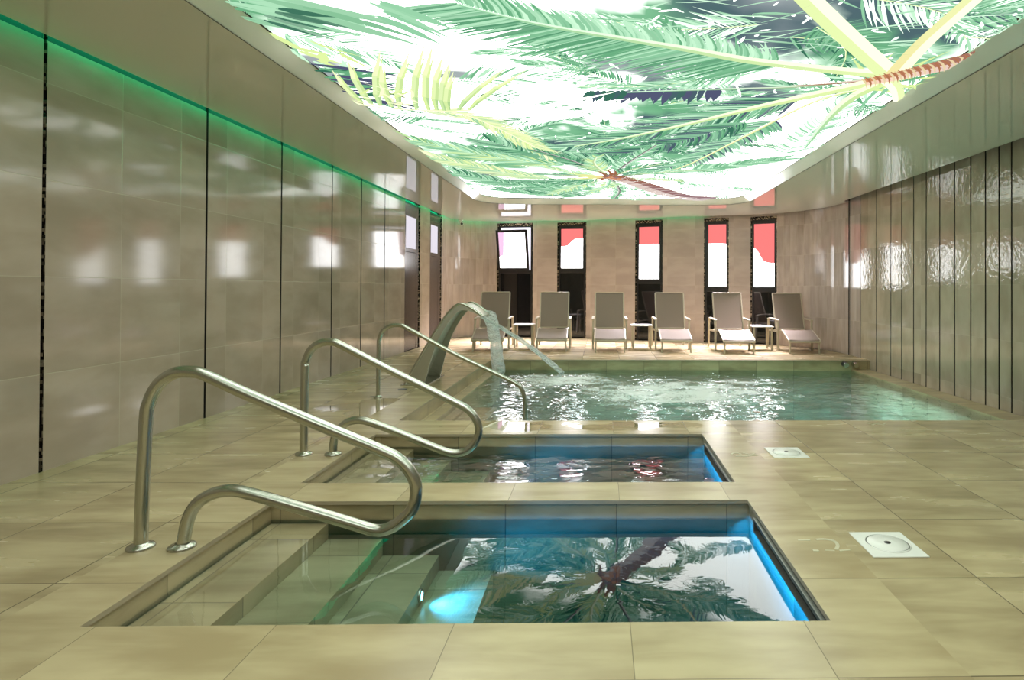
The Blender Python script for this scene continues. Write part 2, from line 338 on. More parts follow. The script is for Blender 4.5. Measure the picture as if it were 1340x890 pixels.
# pane rectangle per window: distances along the sill as fractions, z range, shape of the coloured film
PZ=[(1.576,2.445),(1.583,2.47),(1.341,2.471),(1.18,2.484),(1.176,2.468)]
PX=[(-2.33,-1.64),(-.918,-.419),(.816,1.246),(2.256,2.609),(3.138,3.512)]
def window(i):
    a,b=WIN[i]; a=Vector((a[0],a[1],0)); b=Vector((b[0],b[1],0)); e=(b-a).normalized(); w=(b-a).length
    n=Vector((-e.y,e.x,0))                                   # outwards, away from the room
    T=Matrix(((e.x,n.x,0,a.x),(e.y,n.y,0,a.y),(0,0,1,0),(0,0,0,1)))   # local: x along, y outwards
    root=empty('window_%d'%(i+1)); root.matrix_world=T
    D=.10; q=MB()
    for x in (0,w): q.face([(x,0,0),(x,D,0),(x,D,2.62),(x,0,2.62)])
    q.face([(0,0,2.62),(w,0,2.62),(w,D,2.62),(0,D,2.62)])
    q.face([(0,D,0),(w,D,0),(w,D,2.62),(0,D,2.62)],1)
    q.face([(0,.035,2.556),(w,.035,2.556),(w,.035,2.62),(0,.035,2.62)])
    for xa,xb in ((0,.02),(w-.018,w)): q.face([(xa,.034,0),(xb,.034,0),(xb,.034,2.6),(xa,.034,2.6)])
    q.face([(0,0,.0),(w,0,.0),(w,D,.0),(0,D,.0)],1)
    q.build('mosaic_reveal',[M_mosaic,M_black],root)
    fx0=(PX[i][0]-a.x)/(b.x-a.x)*w; fx1=(PX[i][1]-a.x)/(b.x-a.x)*w
    z0,z1=PZ[i]; zt=2.555; y0,y1=.03,.075
    L0,L1=max(.025,fx0-.075),min(w-.02,fx1+.075)
    if i==0: L0,L1=.03,w-.03
    lp=MB(); lp.box(L0,L1,.045,.075,.02,z0-.10); o=lp.build('lower_panel',[M_blackglass],root); bevel(o,.004)
    fr=MB()
    fr.box(L0,L0+.035,.03,.08,.0,zt); fr.box(L1-.035,L1,.03,.08,0,zt); fr.box(L0+.035,L1-.035,.03,.08,zt-.035,zt); fr.box(L0+.035,L1-.035,.03,.08,z0-.11,z0-.04)
    bevel(fr.build('window_frame',[M_winframe],root),.004)
    # the sash with its pane
    if i==0:
        S0,S1=.02,w-.09; hz=z0-.04; H=.93
        s=MB(); k=.055
        s.box(S0,S0+k,-.02,.02,0,H); s.box(S1-k,S1,-.02,.02,0,H); s.box(S0+k,S1-k,-.02,.02,0,k); s.box(S0+k,S1-k,-.02,.02,H-k,H)
        so=s.build('sash_frame',[M_winframe],root); so.location=(0,.02,hz); so.rotation_euler=(math.radians(11),0,0)
        bevel(so,.004)
        pn=MB(); xa,xb,za,zb_=S0+k,S1-k,k,H-k
        pn.face([(xa,0,za),(xb,0,za),(xb,0,zb_),(xa+.14,0,zb_),(xa+.10,0,za+.3),(xa,0,za+.25)],0)
        pn.face([(xa,0,za+.25),(xa+.10,0,za+.3),(xa+.14,0,zb_),(xa,0,zb_)],1)
        po=pn.build('pane',[M_pane,M_panepink],so)
        bg=MB(); bg.face([(L0+.035,.07,z0-.04),(L1-.035,.07,z0-.04),(L1-.035,.07,zt-.035),(L0+.035,.07,zt-.035)])
        bg.build('outside_light_sheet',[M_outsidelight],root)  # glowing sheet that stands for outside light behind the open sash
    else:
        s=MB(); k=.0; S0,S1=L0+.035,L1-.035
        s.box(S0,fx0,.02,.06,z0-.04,zt-.035); s.box(fx1,S1,.02,.06,z0-.04,zt-.035); s.box(fx0,fx1,.02,.06,z0-.04,z0); s.box(fx0,fx1,.02,.06,z1,zt-.035)
        so=s.build('sash_frame',[M_winframe],root); bevel(so,.003)
        pn=MB(); y=.045; W_=fx1-fx0; H=z1-z0
        if i==1: prof=[(0,.55),(.3,.57),(.45,.66),(.62,.74),(1,.77)]
        elif i==2: prof=[(0,.66),(.5,.665),(1,.665)]
        elif i==3: prof=[(0,.69),(.5,.695),(1,.685)]
        else: prof=[(0,.62),(.15,.58),(.28,.50),(.42,.42),(.6,.385),(.8,.375),(1,.375)]
        for (u0,v0),(u1,v1) in zip(prof[:-1],prof[1:]):
            A=fx0+u0*W_;B=fx0+u1*W_
            pn.face([(A,y,z0),(B,y,z0),(B,y,z0+v1*H),(A,y,z0+v0*H)],0); pn.face([(A,y,z0+v0*H),(B,y,z0+v1*H),(B,y,z1),(A,y,z1)],1)
        pn.build('pane',[M_pane,M_panered],so)
    lab=['black framed window with its top sash tilted open, leftmost of the back wall','black framed window with white pane and slanting coral top, right of the tilted one','tall black framed window with coral top, middle of the back wall','narrow black framed window with straight coral top, fourth along back wall','black framed window with wavy coral top, nearest the right corner']
    tag(root,lab[i],'window',kind='structure')
for i in range(5):
    window(i)
    a,b=WIN[i]; e=(Vector(b)-Vector(a)).normalized(); nn=Vector((e.y,-e.x))
    li=bpy.data.lights.new('window_daylight','AREA'); li.shape='RECTANGLE'; li.size=PX[i][1]-PX[i][0]; li.size_y=PZ[i][1]-PZ[i][0]; li.energy=DAY_W*li.size*li.size_y; li.color=(.97,.87,1.0)
    lo=bpy.data.objects.new('window_daylight',li); COL.objects.link(lo)
    c=(Vector((PX[i][0],0))+Vector((PX[i][1],0)))/2; t=(c.x-a[0])/(b[0]-a[0]); q=Vector(a).lerp(Vector(b),t)+nn*(.0 if i else .22)
    dirv=Vector((nn.x,nn.y,-1.9)).normalized(); lo.location=(q.x,q.y,(PZ[i][0]+PZ[i][1])/2); lo.rotation_euler=dirv.to_track_quat('-Z','Y').to_euler(); li.spread=math.radians(68)

# ---- the two dark windows of the left wall
def side_window(k,ya,yb,pa,pb,lab):
    root=empty('window_%d'%k,(XL,ya,0)); w=yb-ya
    q=MB(); D=.05
    for y in (0,w): q.face([(0,y,0),(-D,y,0),(-D,y,2.72),(0,y,2.72)])
    q.face([(-D,0,0),(-D,w,0),(-D,w,2.95),(-D,0,2.95)],1); q.face([(0,0,2.72),(-D,0,2.72),(-D,w,2.72),(0,w,2.72)],1)
    q.face([(0,0,2.72),(0,w,2.72),(0,w,2.95),(0,0,2.95)],1)
    q.build('mosaic_reveal',[M_mosaic,M_bronze],root)
    z0,z1=1.84,2.41; a,b=pa-ya,pb-ya
    f=MB(); f.box(-.04,-.012,.01,a,.01,2.66); f.box(-.04,-.012,b,w-.06,.01,2.66); f.box(-.04,-.012,a,b,z1,2.66); f.box(-.04,-.012,a,b,z0-.07,z0)
    bevel(f.build('window_frame',[M_bronze],root),.004)
    l=MB(); l.box(-.042,-.016,a,b,.01,z0-.075); bevel(l.build('lower_panel',[M_bronze],root),.003)
    p=MB(); p.face([(-.026,a,z0),(-.026,b,z0),(-.026,b,z1),(-.026,a,z1)]); p.build('pane',[M_sidepane],root)
    tag(root,lab,'window',kind='structure')
M_sidepane=emit('bright_side_pane',(.95,.90,1.0),WIN_S*.10)
side_window(6,10.55,11.42,10.64,11.24,'dark bronze panel window in the left wall, nearer the pools')
side_window(7,12.08,12.95,12.18,12.73,'dark bronze panel window in the left wall, nearer the back corner')

# ---- ceiling: glossy stretched soffit round the opening of the light panel
def rrect(x0,x1,y0,y1,r,n=8):
    out=[]
    for cx,cy,a0 in ((x1-r,y1-r,0),(x0+r,y1-r,PI/2),(x0+r,y0+r,PI),(x1-r,y0+r,1.5*PI)):
        for k in range(n+1):
            a=a0+PI/2*k/n; out.append((cx+r*math.cos(a),cy+r*math.sin(a)))
    return out
HO=rrect(-2.205,2.595,-1.6,10.95,.62); HI=rrect(-2.09,2.455,-1.45,10.8,.5)
def skew(L):   # the far edge runs slightly askew, like the back wall
    return [(x,y-(.045*(x+.1)*max(0,min(1,(y-8)/3)) if x>-.1 else 0)) for x,y in L]
HO=skew(HO); HI=skew(HI)
gapL=.085
inner=[(XL+gapL,YF+.02),(XL+gapL,12.95)]
for i in range(1,len(PATH)-3):
    t=(Vector(PATH[i+1])-Vector(PATH[i-1])).normalized(); inner.append((PATH[i][0]+t.y*.06,PATH[i][1]-t.x*.06))
inner+=[(4.175,11.04),(4.283,10.4),(4.30,10.27),(4.17,10.24),(4.195,YF+.02)]
bm=bmesh.new(); allE=[]
for loop in (inner,HO):
    vs=[bm.verts.new((x,y,ZC)) for x,y in loop]
    for i in range(len(vs)): allE.append(bm.edges.new((vs[i],vs[(i+1)%len(vs)])))
bmesh.ops.triangle_fill(bm,edges=allE,use_beauty=True)
for f in bm.faces:
    if f.normal.z>0: f.normal_flip()
me=bpy.data.meshes.new('ceiling'); bm.to_mesh(me); bm.free(); me.materials.append(M_ceil); me.materials.append(M_black)
ce=bpy.data.objects.new('ceiling',me); COL.objects.link(ce); tag(ce,'glossy stretched ceiling soffit round the light panel','ceiling',kind='structure')
rs=MB(); rs.face([(XL-.2,YF,ZT),(XR+.2,YF,ZT),(XR+.2,14.3,ZT),(XL-.2,14.3,ZT)])
tag(rs.build('ceiling_slab',[M_black]),'structural slab above the stretched ceiling','ceiling',kind='structure')

# green strip light along the soffit edge (left and back walls)
M_green=emit('green_led',(.0,1.0,.40),LED_S)
_nt=M_green.node_tree; _g=N(_nt,'ShaderNodeNewGeometry'); _e=[n for n in _nt.nodes if n.type=='EMISSION'][0]   # lights one way only, as a strip on its carrier does
_nt.links.new(math_(_nt,'MULTIPLY',math_(_nt,'SUBTRACT',1.0,_g.outputs['Backfacing']),LED_S),_e.inputs[1])
ls=MB(); pts=inner[0:2]+inner[2:11]
for a,b in zip(pts[:-1],pts[1:]):
    d=(Vector(b)-Vector(a)).normalized(); o_=Vector((d.y,-d.x))
    A=Vector(a)-o_*.045; B=Vector(b)-o_*.045; A2=Vector(a)+o_*.01; B2=Vector(b)+o_*.01; z0,z1=ZC+.02,ZC+.20
    q=[Vector((A.x,A.y,z1)),Vector((B.x,B.y,z1)),Vector((B2.x,B2.y,z1-.10)),Vector((A2.x,A2.y,z1-.10))]
    ls.face(q if (q[1]-q[0]).cross(q[3]-q[0]).z<0 else q[::-1],0)
    ls.face([(A.x,A.y,z1+.015),(B.x,B.y,z1+.015),(B2.x,B2.y,z1+.015),(A2.x,A2.y,z1+.015)],1)
    ls.face([(A2.x,A2.y,z0),(B2.x,B2.y,z0),(B2.x,B2.y,z1+.015),(A2.x,A2.y,z1+.015)],1)
tag(ls.build('strip_light',[M_green,M_black]),'green strip light hidden along the ceiling edge above the tiled walls','strip light')

# ---- the backlit ceiling panel
panel=empty('ceiling_light_panel',(.18,4.7,2.75)); tag(panel,'huge backlit ceiling panel printed with palm fronds over the pools','light panel')
PC=Vector((.18,4.7,2.75))
fr=MB(); n=len(HO)
for i in range(n):
    j=(i+1)%n; a,b,c,d=HO[i],HO[j],HI[j],HI[i]
    def L(p,z): return (p[0]-PC.x,p[1]-PC.y,z-PC.z)
    fr.face([L(a,ZC+.002),L(b,ZC+.002),L(c,2.742),L(d,2.742)],0,smooth=True)
    # dark gasket line at the inner rim; outer shadow gap painted as dark strip
    def off(p,s): 
        v=Vector(p)-Vector((.18,4.7)); return (p[0]-s*(1 if v.x>0 else -1)*(abs(v.x)>1.6),p[1]-s*(1 if v.y>0 else -1)*(abs(v.y)>5.2))
    fr.face([L(d,2.742),L(c,2.742),L(off(c,.012),2.7425),L(off(d,.012),2.7425)],1)
    fr.face([L(a,ZC-.001),L(b,ZC-.001),L(off(b,.008),ZC-.001),L(off(a,.008),ZC-.001)],1)
fr.build('frame',[M_frameband,M_winframe],panel)
# ---- the printed picture: base tones and palm fronds, all one backlit film
def hdr(c,s=1): return (c[0]*s,c[1]*s,c[2]*s,1)
WHITE=(.97*PW,1.0*PW,.93*PW); NAVY=(.085,.095,.17); TEALD=(.04,.16,.10); GREEN=(.14,.41,.21); MID=(.28,.60,.36); PALE=(.62,.95,.67); LIME=(.72,.88,.36); CREAM=(.95,1.0,.62); BROWN=(.33,.13,.07); RUST=(.62,.26,.12); MAUVE=(.30,.18,.21); GOLD=(.85,.72,.30)
class Print(MB):
    def __init__(s): super().__init__(); s.c=[]; s.z=2.7495
    def poly(s,pts,col):
        s.z-=1.0e-6
        # keep every point inside the frame
        q=[(max(-2.085,min(2.45,p[0])),max(-1.44,min(10.6 if p[0]>1.2 else 10.76,p[1]))) for p in pts]
        xs=[p[0] for p in q]; ys=[p[1] for p in q]
        if max(xs)-min(xs)<1e-4 or max(ys)-min(ys)<1e-4: return
        s.face([(p[0]-PC.x,p[1]-PC.y,s.z-PC.z) for p in q],0,uv=[(0,0)]*len(q)); s.c.append(col)
pr_=Print()
def lerp(a,b,t): return tuple(a[i]+(b[i]-a[i])*t for i in range(3))
navy=[(.98,3.55,.75,.9),(1.6,3.35,.7,.4),(.55,4.45,.55,.5),(1.15,4.95,.75,.45),(-2.05,4.45,.3,.45),(-.25,6.9,.6,.7),(.1,4.25,.4,.4),(.5,5.9,.7,.6),(2.2,3.6,.5,.35),(.75,6.6,.6,.5),(-1.1,4.55,.25,.12),(-1.75,8.6,.4,.8),(1.9,2.2,.8,.8),(-1.2,1.6,.7,.9),(.6,.4,1,.7),(-.9,-.6,.8,.6)]
green=[(-.1,6.6,1.3,1.2),(.3,3.7,1.1,.6),(-1.5,7.6,.8,1.3),(1.8,3.6,1.0,1.0),(.6,5.3,1.2,1.0),(-.6,9.6,.7,.9),(1.1,7.0,.8,.8),(-1.9,3.4,.5,.6),(-.6,7.4,.9,1.0),(1.2,2.0,1.2,1),(-1.2,1.2,1.2,1)]
white=[(-1.1,3.9,.95,.8),(-.3,4.9,.75,.8),(-1.3,6.0,.7,.55),(1.9,6.2,.7,1.0),(2.1,7.8,.7,1.6),(-.3,8.6,.9,.8),(1.5,9.6,.9,.9),(-1.0,2.9,.8,.7),(0,2.4,.7,.7)]
def blob(L,x,y): return max(1-math.hypot((x-a)/rx,(y-b)/ry) for a,b,rx,ry in L)
def basecol(x,y):
    nz=noise.noise(Vector((x*2.3,y*1.6,1.3)))*.35+noise.noise(Vector((x*6.5,y*4.5,4.2)))*.3
    c=WHITE
    gb=blob(green,x,y)+nz; wv=blob(white,x,y)+nz*.6
    t=max(0,min(1,(gb+.05)*2.0))*max(0,min(1,1.0-wv*1.5)); c=lerp(WHITE,lerp(MID,GREEN,max(0,min(1,gb))),t)
    nb=blob(navy,x,y)+nz*1.1
    t=max(0,min(1,(nb-.10)*3)); return lerp(c,lerp(NAVY,TEALD,.25+.6*abs(nz)),t*.93)
nx,ny=64,190; x0,x1,y0,y1=-2.085,2.45,-1.44,10.76
gx=[x0+(x1-x0)*i/nx for i in range(nx+1)]; gy=[y0+(y1-y0)*i/ny for i in range(ny+1)]
gc=[[basecol(x,y) for y in gy] for x in gx]
# shape of the film: clipped by the rounded frame (points pulled inside)
def clampi(x,y):
    yl=10.79-(.045*(x+.1)*min(1,(y-8)/3) if x>-.1 and y>8 else 0); r=.5
    for cx,s in ((-2.09+r,-1),(2.455-r,1)):
        cy=yl-r
        if (x-cx)*s>0 and y>cy:
            d=math.hypot(x-cx,y-cy)
            if d>r: return (cx+(x-cx)*r/d,cy+(y-cy)*r/d)
    return (x,min(y,yl))
base=MB(); bc=[]
for i in range(nx):
    for j in range(ny):
        q=[(gx[i],gy[j]),(gx[i+1],gy[j]),(gx[i+1],gy[j+1]),(gx[i],gy[j+1])]
        base.face([(*(lambda p:(p[0]-PC.x,p[1]-PC.y))(clampi(*p)),0.0) for p in q],0,uv=[(0,0)]*4)
        bc.append([gc[i][j],gc[i+1][j],gc[i+1][j+1],gc[i][j+1]])
def leaf(p,d,L,w,col,bend=0.0,col2=None):
    d=Vector(d).normalized(); n=Vector((-d.y,d.x)); P=Vector(p); w*=1.7
    pts=[]; 
    for t,ww in ((0,.35),(.25,1),(.6,.85),(1,.04)):
        c=P+d*(L*t)+n*(bend*L*t*t); pts.append((c+n*w*ww*.5,c-n*w*ww*.5))
    for k in range(3):
        cc=col if col2 is None else lerp(col,col2,k/2)
        pr_.poly([pts[k][0],pts[k][1],pts[k+1][1],pts[k+1][0]],cc)
def stalk(path,w0,w1,col,col2=None):
    P=smooth_path([(x,y,0) for x,y in path],4); n=len(P)
    for k in range(n-1):
        t=(P[k+1]-P[k]).normalized(); nn=Vector((-t.y,t.x)); a=w0+(w1-w0)*k/(n-1); b=w0+(w1-w0)*(k+1)/(n-1)
        A=P[k].xy;B=P[k+1].xy
        c=col if col2 is None else lerp(col,col2,k/(n-1))
        pr_.poly([A+nn*a/2,A,B,B+nn*b/2],lerp(c,WHITE,.10)); pr_.poly([A,A-nn*a/2,B-nn*b/2,B],c)
def frond(path,L0,L1,step,ang0,ang1,cols,w=.022,start=.0,sides=(1,-1),rib=None,ribw=.02,bend=.12,jit=.12):
    P=smooth_path([(x,y,0) for x,y in path],6); tot=0; cum=[0]
    for a,b in zip(P[:-1],P[1:]): tot+=(b-a).length; cum.append(tot)
    s=start*tot; k=0
    while s<tot:
        while cum[k+1]<s: k+=1
        t=(s-cum[k])/(cum[k+1]-cum[k]); p=P[k].lerp(P[k+1],t).xy; d=(P[k+1]-P[k]).normalized().xy; u=s/tot
        for sd in sides:
            an=(ang0+(ang1-ang0)*u)*sd+R.uniform(-jit,jit)*.6
            L=(L0+(L1-L0)*u)*R.uniform(.75,1.1)
            dd=Vector((d.x*math.cos(an)-d.y*math.sin(an),d.x*math.sin(an)+d.y*math.cos(an)))
            c=R.choice(cols); leaf(p,dd,L,w*R.uniform(.7,1.2),lerp(c,R.choice(cols),R.random()*.5),-bend*sd*R.uniform(.4,1.5))
        s+=step*R.uniform(.8,1.2)
    if rib: stalk(path,ribw,ribw*.4,rib)
G1=[GREEN,MID,TEALD,MID,PALE]; G2=[MID,PALE,MID,GREEN,lerp(PALE,WHITE,.4)]; DK=[TEALD,GREEN,NAVY,NAVY,MID]; YG=[LIME,lerp(LIME,CREAM,.5),MID,CREAM]
# loose fine fronds all over, first the dark ones
for k in range(170):
    x=R.uniform(-2.0,2.4); y=R.uniform(-1.3,10.6); 
    if blob(white,x,y)>.12 and R.random()<.85: continue
    a=R.choice((0,PI))+R.gauss(0,.55); L=R.uniform(.6,1.5)
    nb_=blob(navy,x,y)>0; cs=R.choice([[MID,GREEN,PALE],[GREEN,MID,TEALD],[PALE,MID,lerp(PALE,WHITE,.3)]]) if nb_ else R.choice([G1,G2,G1])
    frond([(x,y),(x+L*.5*math.cos(a),y+L*.5*math.sin(a)),(x+L*math.cos(a+.25),y+L*math.sin(a+.25))],R.uniform(.25,.55),.12,.028,.9,.35,cs,w=.012,rib=R.choice([MID,LIME,PALE]),ribw=.012)
# light specks of sky between dark leaves
for k in range(1500):
    x=R.uniform(-2,2.4); y=R.uniform(-1.4,10.6)
    if blob(navy,x,y)>-.15 or blob(green,x,y)>.1: leaf((x,y),(R.uniform(-.3,1),R.uniform(-1,1)),R.uniform(.03,.12),R.uniform(.008,.02),lerp(PALE,WHITE,R.uniform(.1,.6)))
for k in range(1300):
    x=R.uniform(-2,2.4); y=R.uniform(-1.4,9.5)
    if blob(navy,x,y)>-.1: leaf((x,y),(1,R.gauss(-.25,.35)),R.uniform(.15,.5),R.uniform(.006,.014),lerp(R.choice([MID,PALE,GREEN,MID]),WHITE,R.uniform(0,.08)),R.uniform(-.2,.2))
# the great feathered frond of the upper right
frond([(1.58,4.2),(1.0,4.05),(.556,3.877),(.056,3.698),(-.397,3.525),(-.8,3.3)],.75,.55,.016,.95,.75,[MID,GREEN,lerp(MID,PALE,.5),lerp(GREEN,TEALD,.4)],w=.02,start=.12,sides=(-1,),bend=-.05)
frond([(1.58,4.2),(1.0,4.05),(.556,3.877),(.056,3.698),(-.397,3.525),(-.8,3.3)],.34,.30,.016,1.1,.9,[MID,GREEN,lerp(MID,PALE,.6),PALE],w=.018,start=.15,sides=(1,),bend=.15)
frond([(.9,4.64),(.3,4.72),(-.1,4.75)],.42,.3,.05,1.5,1.3,[NAVY,TEALD,NAVY],w=.045,sides=(-1,),bend=.02)
frond([(1.63,4.83),(1.276,5.167),(.815,5.658),(.179,6.253),(-.4,6.7)],.6,.35,.02,.8,.6,[NAVY,GREEN,MID,TEALD,PALE],w=.024,sides=(1,-1))
frond([(1.746,4.98),(1.438,6.1),(.979,7.6),(.3,8.25)],.5,.3,.022,.9,.6,[GREEN,MID,NAVY,MID,PALE],w=.024,start=.15)
frond([(1.35,5.6),(.8,6.4),(.2,7.0),(-.5,7.2)],.5,.4,.02,.8,.6,[GREEN,MID,TEALD,NAVY],w=.022)
frond([(.3,7.6),(-.2,7.3),(-.8,7.0),(-1.2,6.4)],.55,.45,.02,.85,.6,[GREEN,MID,PALE,TEALD],w=.022)
# lower left sprays
frond([(-.55,7.6),(-1.1,7.35),(-1.6,6.9),(-2.0,6.4)],.55,.4,.02,.75,.55,[GREEN,MID,LIME,PALE],w=.022,rib=PALE,ribw=.015)
frond([(-.7,8.6),(-1.2,8.3),(-1.7,7.7),(-2.05,7.2)],.6,.45,.018,.7,.55,YG+[MID],w=.022,rib=PALE,ribw=.015)
frond([(-.5,9.6),(-1.1,9.3),(-1.6,8.8),(-2.0,8.2)],.6,.5,.02,.8,.6,G1,w=.024)
frond([(-.3,10.2),(-1,10.0),(-1.6,9.6)],.5,.4,.02,.9,.6,G1,w=.03)
frond([(2.4,9.5),(1.9,9.3),(1.3,9.0)],.35,.25,.03,1.0,.7,[PALE,MID,lerp(PALE,WHITE,.5)],w=.03)
frond([(1.2,7.9),(1.7,7.5),(2.2,7.1)],.45,.3,.025,.9,.6,[MID,GREEN,PALE],w=.026)
# upper left: long dark blades
for a,b,c in [((-2.05,3.45),(-1.45,3.65),GREEN),((-2.0,3.3),(-1.2,3.7),MID),((-1.75,3.3),(-1.05,3.75),GREEN),((-1.9,3.5),(-1.6,3.75),TEALD),((-1.2,3.35),(-.85,3.7),MID)]:
    for k in range(7):
        o=Vector((R.uniform(-.1,.1),R.uniform(-.12,.12))); leaf(Vector(a)+o,Vector(b)-Vector(a)+o*.6,(Vector(b)-Vector(a)).length*R.uniform(.7,1.1),R.uniform(.02,.05),lerp(c,PALE,R.random()*.5),R.uniform(-.15,.15))
for k in range(16): leaf((-2.05+R.uniform(0,.35),3.7+R.uniform(0,.5)),(R.uniform(-.5,.5),R.uniform(.3,1)),R.uniform(.15,.4),R.uniform(.015,.04),R.choice([MID,LIME,PALE]),R.uniform(-.3,.3))
for k in range(26): leaf((-2.08+R.uniform(0,.1),4.2+R.uniform(0,.8)),(R.uniform(.4,1),R.uniform(-.2,.5)),R.uniform(.3,.7),R.uniform(.02,.05),R.choice([NAVY,NAVY,TEALD,GREEN]),R.uniform(-.2,.2))
# the near yellow-green frond (broad leaflets standing up from its rib)
rib=[(-2.169,4.931),(-2.021,5.185),(-1.74,5.29),(-1.31,5.36),(-1.046,5.8),(-.614,7.0)]
frond([(-1.6,5.33),(-1.31,5.42),(-1.046,5.8),(-.614,7.0)],.45,.5,.022,.55,.35,YG,w=.02,sides=(1,-1))
CbS=[(-2.03,5.12),(-1.974,5.183),(-1.916,5.202),(-1.824,5.22),(-1.765,5.239),(-1.632,5.29),(-1.53,5.296),(-1.462,5.31),(-1.401,5.313),(-1.355,5.289),(-1.267,5.286),(-1.173,5.282)]
CtS=[(-2.02,4.35),(-1.847,4.099),(-1.592,3.951),(-1.639,4.172),(-1.41,3.969),(-1.293,3.857),(-1.239,3.855),(-1.202,4.025),(-1.17,4.129),(-1.174,4.341),(-.796,4.226),(-.65,4.249)]
for a,b in zip(CbS,CtS):
    d=Vector(b)-Vector(a)
    leaf(a,d,d.length*1.02,.034,lerp(LIME,MID,R.uniform(.0,.4)),.10,lerp(LIME,CREAM,.7)); leaf(Vector(a)+Vector((.018,0)),d,d.length*.96,.016,lerp(GREEN,LIME,.5),.10,LIME)
stalk(rib,.05,.015,lerp(LIME,CREAM,.4))
for k in range(18): leaf((-2.05+R.uniform(0,.5),4.95+R.uniform(-.1,.25)),(R.uniform(-.5,1),R.uniform(-1,.4)),R.uniform(.12,.4),.018,R.choice([CREAM,LIME,CREAM]),R.uniform(-.6,.6))
# white blades beside the great frond
for t in [(-.181,4.291),(-.1,4.348),(-.028,4.438),(.012,4.566),(.074,4.737),(.201,4.881),(.144,5.082),(-.05,5.25),(-.188,5.311)]:
    b=(-.75+R.uniform(-.05,.05),5.0+(t[1]-4.3)*.75); d=Vector(t)-Vector(b); leaf(b,d,d.length,.05,lerp(CREAM,WHITE,.75),.03,lerp(CREAM,WHITE,.45))
# the big crown: stalks and ringed trunk
frond([(2.1,6.9),(2.06,5.6),(2.03,4.9)],.45,.3,.03,.8,.5,[PALE,MID,lerp(PALE,WHITE,.5)],w=.02)
for k in range(40): leaf((2.05+R.uniform(-.15,.15),4.45+R.uniform(-.1,.15)),(math.cos(k),math.sin(k)),R.uniform(.3,.8),.025,R.choice([GREEN,MID,LIME,PALE]),R.uniform(-.2,.2))
stalk([(1.992,4.39),(1.481,4.575),(.846,4.66),(.2,4.75)],.05,.03,lerp(RUST,MID,.6),MID)
stalk([(1.99,4.42),(1.7,4.50),(1.45,4.55)],.06,.01,BROWN)
stalk([(2.029,4.595),(1.746,4.981),(1.438,6.2),(.979,7.8),(.3,8.35)],.05,.02,LIME,GOLD)
stalk([(2.06,4.42),(1.63,4.82),(1.276,5.167),(.815,5.658),(.179,6.253),(-.3,6.6)],.17,.03,lerp(LIME,CREAM,.15),lerp(LIME,MID,.5))
stalk([(2.05,4.29),(1.581,4.2),(1.0,4.053),(.556,3.877),(.056,3.698),(-.397,3.525),(-.8,3.3)],.15,.02,lerp(LIME,CREAM,.2),MID)
stalk([(2.1,4.5),(2.03,4.852),(2.08,5.5),(2.25,6.6)],.15,.03,LIME,MID)
stalk([(2.13,4.40),(2.29,4.6),(2.46,4.9)],.13,.08,lerp(LIME,CREAM,.4))
stalk([(2.10,4.30),(1.62,3.77),(1.157,3.243),(.8,2.8)],.17,.12,lerp(LIME,CREAM,.3),lerp(LIME,CREAM,.2))
stalk([(2.12,4.27),(2.035,3.767),(1.989,3.217),(1.95,2.6)],.15,.09,lerp(GOLD,CREAM,.2),lerp(LIME,CREAM,.4))
tr=[(1.98,4.46),(2.14,4.33),(2.25,4.22),(2.392,4.08),(2.53,3.92)]
stalk(tr,.16,.26,RUST,lerp(BROWN,MAUVE,.4))
for k in range(26):
    t=k/25*3.95; i=int(t); p=Vector(tr[i]).lerp(Vector(tr[i+1]),t-i); d=Vector(tr[i+1])-Vector(tr[i]); n=Vector((-d.y,d.x)).normalized()
    leaf(p-n*.12,n+d*.9,.26,.011,lerp(BROWN,RUST,.3) if k%2 else lerp(RUST,CREAM,.5),.3)
# the small crown near the far end and its bent trunk
for k,a in enumerate((-2.6,-2.2,-1.75,-1.25,-.8,-.3,.15,1.5,1.85,2.25,2.6,2.95,3.3)):
    L=(1.0,1.5)[k%2]; e=Vector((.12+L*1.0*math.cos(a),8.42+L*1.35*math.sin(a))); m=Vector((.12,8.42)).lerp(e,.55)+Vector((R.uniform(-.12,.12),R.uniform(-.12,.12)))
    frond([(.12,8.42),tuple(m),tuple(e)],.48,.18,.03,.85,.5,R.choice([[MID,GREEN,PALE],[GREEN,TEALD,MID],[MID,PALE,LIME]]),w=.016,start=.22,rib=R.choice([lerp(MID,GOLD,.4),MID,lerp(TEALD,MAUVE,.5)]),ribw=.06)
for k in range(26):
    a=R.uniform(0,2*PI); leaf((.12+R.uniform(-.1,.1),8.42+R.uniform(-.15,.15)),(math.cos(a),1.3*math.sin(a)),R.uniform(.2,.5),.03,R.choice([BROWN,lerp(BROWN,GREEN,.5),TEALD,RUST]),R.uniform(-.3,.3))
for a in (2.8,3.2,3.5): leaf((.1,8.42),(math.cos(a),math.sin(a)),.7,.07,GOLD,.1,LIME)
stalk([(.10,8.35),(.45,8.75),(.95,9.6),(1.35,10.15),(1.9,10.45)],.26,.55,BROWN,MAUVE)
for k in range(22):
    t=k/21; p=Vector((.25+1.7*t,8.5+1.8*t**.85)); wd_=.13+.18*t; leaf(p-Vector((wd_*.75,-wd_*.66)),(.75,-.66),wd_*2,.02,MAUVE if k%2 else lerp(MAUVE,WHITE,.12),.3)
for k in range(14): leaf((.13+R.uniform(-.08,.12),8.42+R.uniform(-.1,.1)),(R.uniform(-1,1),R.uniform(-1,1)),R.uniform(.1,.25),.035,R.choice([BROWN,RUST,MAUVE]),.2)
def film_mat():
    m,nt,out=nmat('backlit_palm_print'); a=N(nt,'ShaderNodeAttribute',attribute_name='print_colour'); e=N(nt,'ShaderNodeEmission')
    nt.links.new(a.outputs['Color'],e.inputs[0]); e.inputs[1].default_value=1.0; nt.links.new(e.outputs[0],out.inputs[0]); return m
M_film=film_mat()
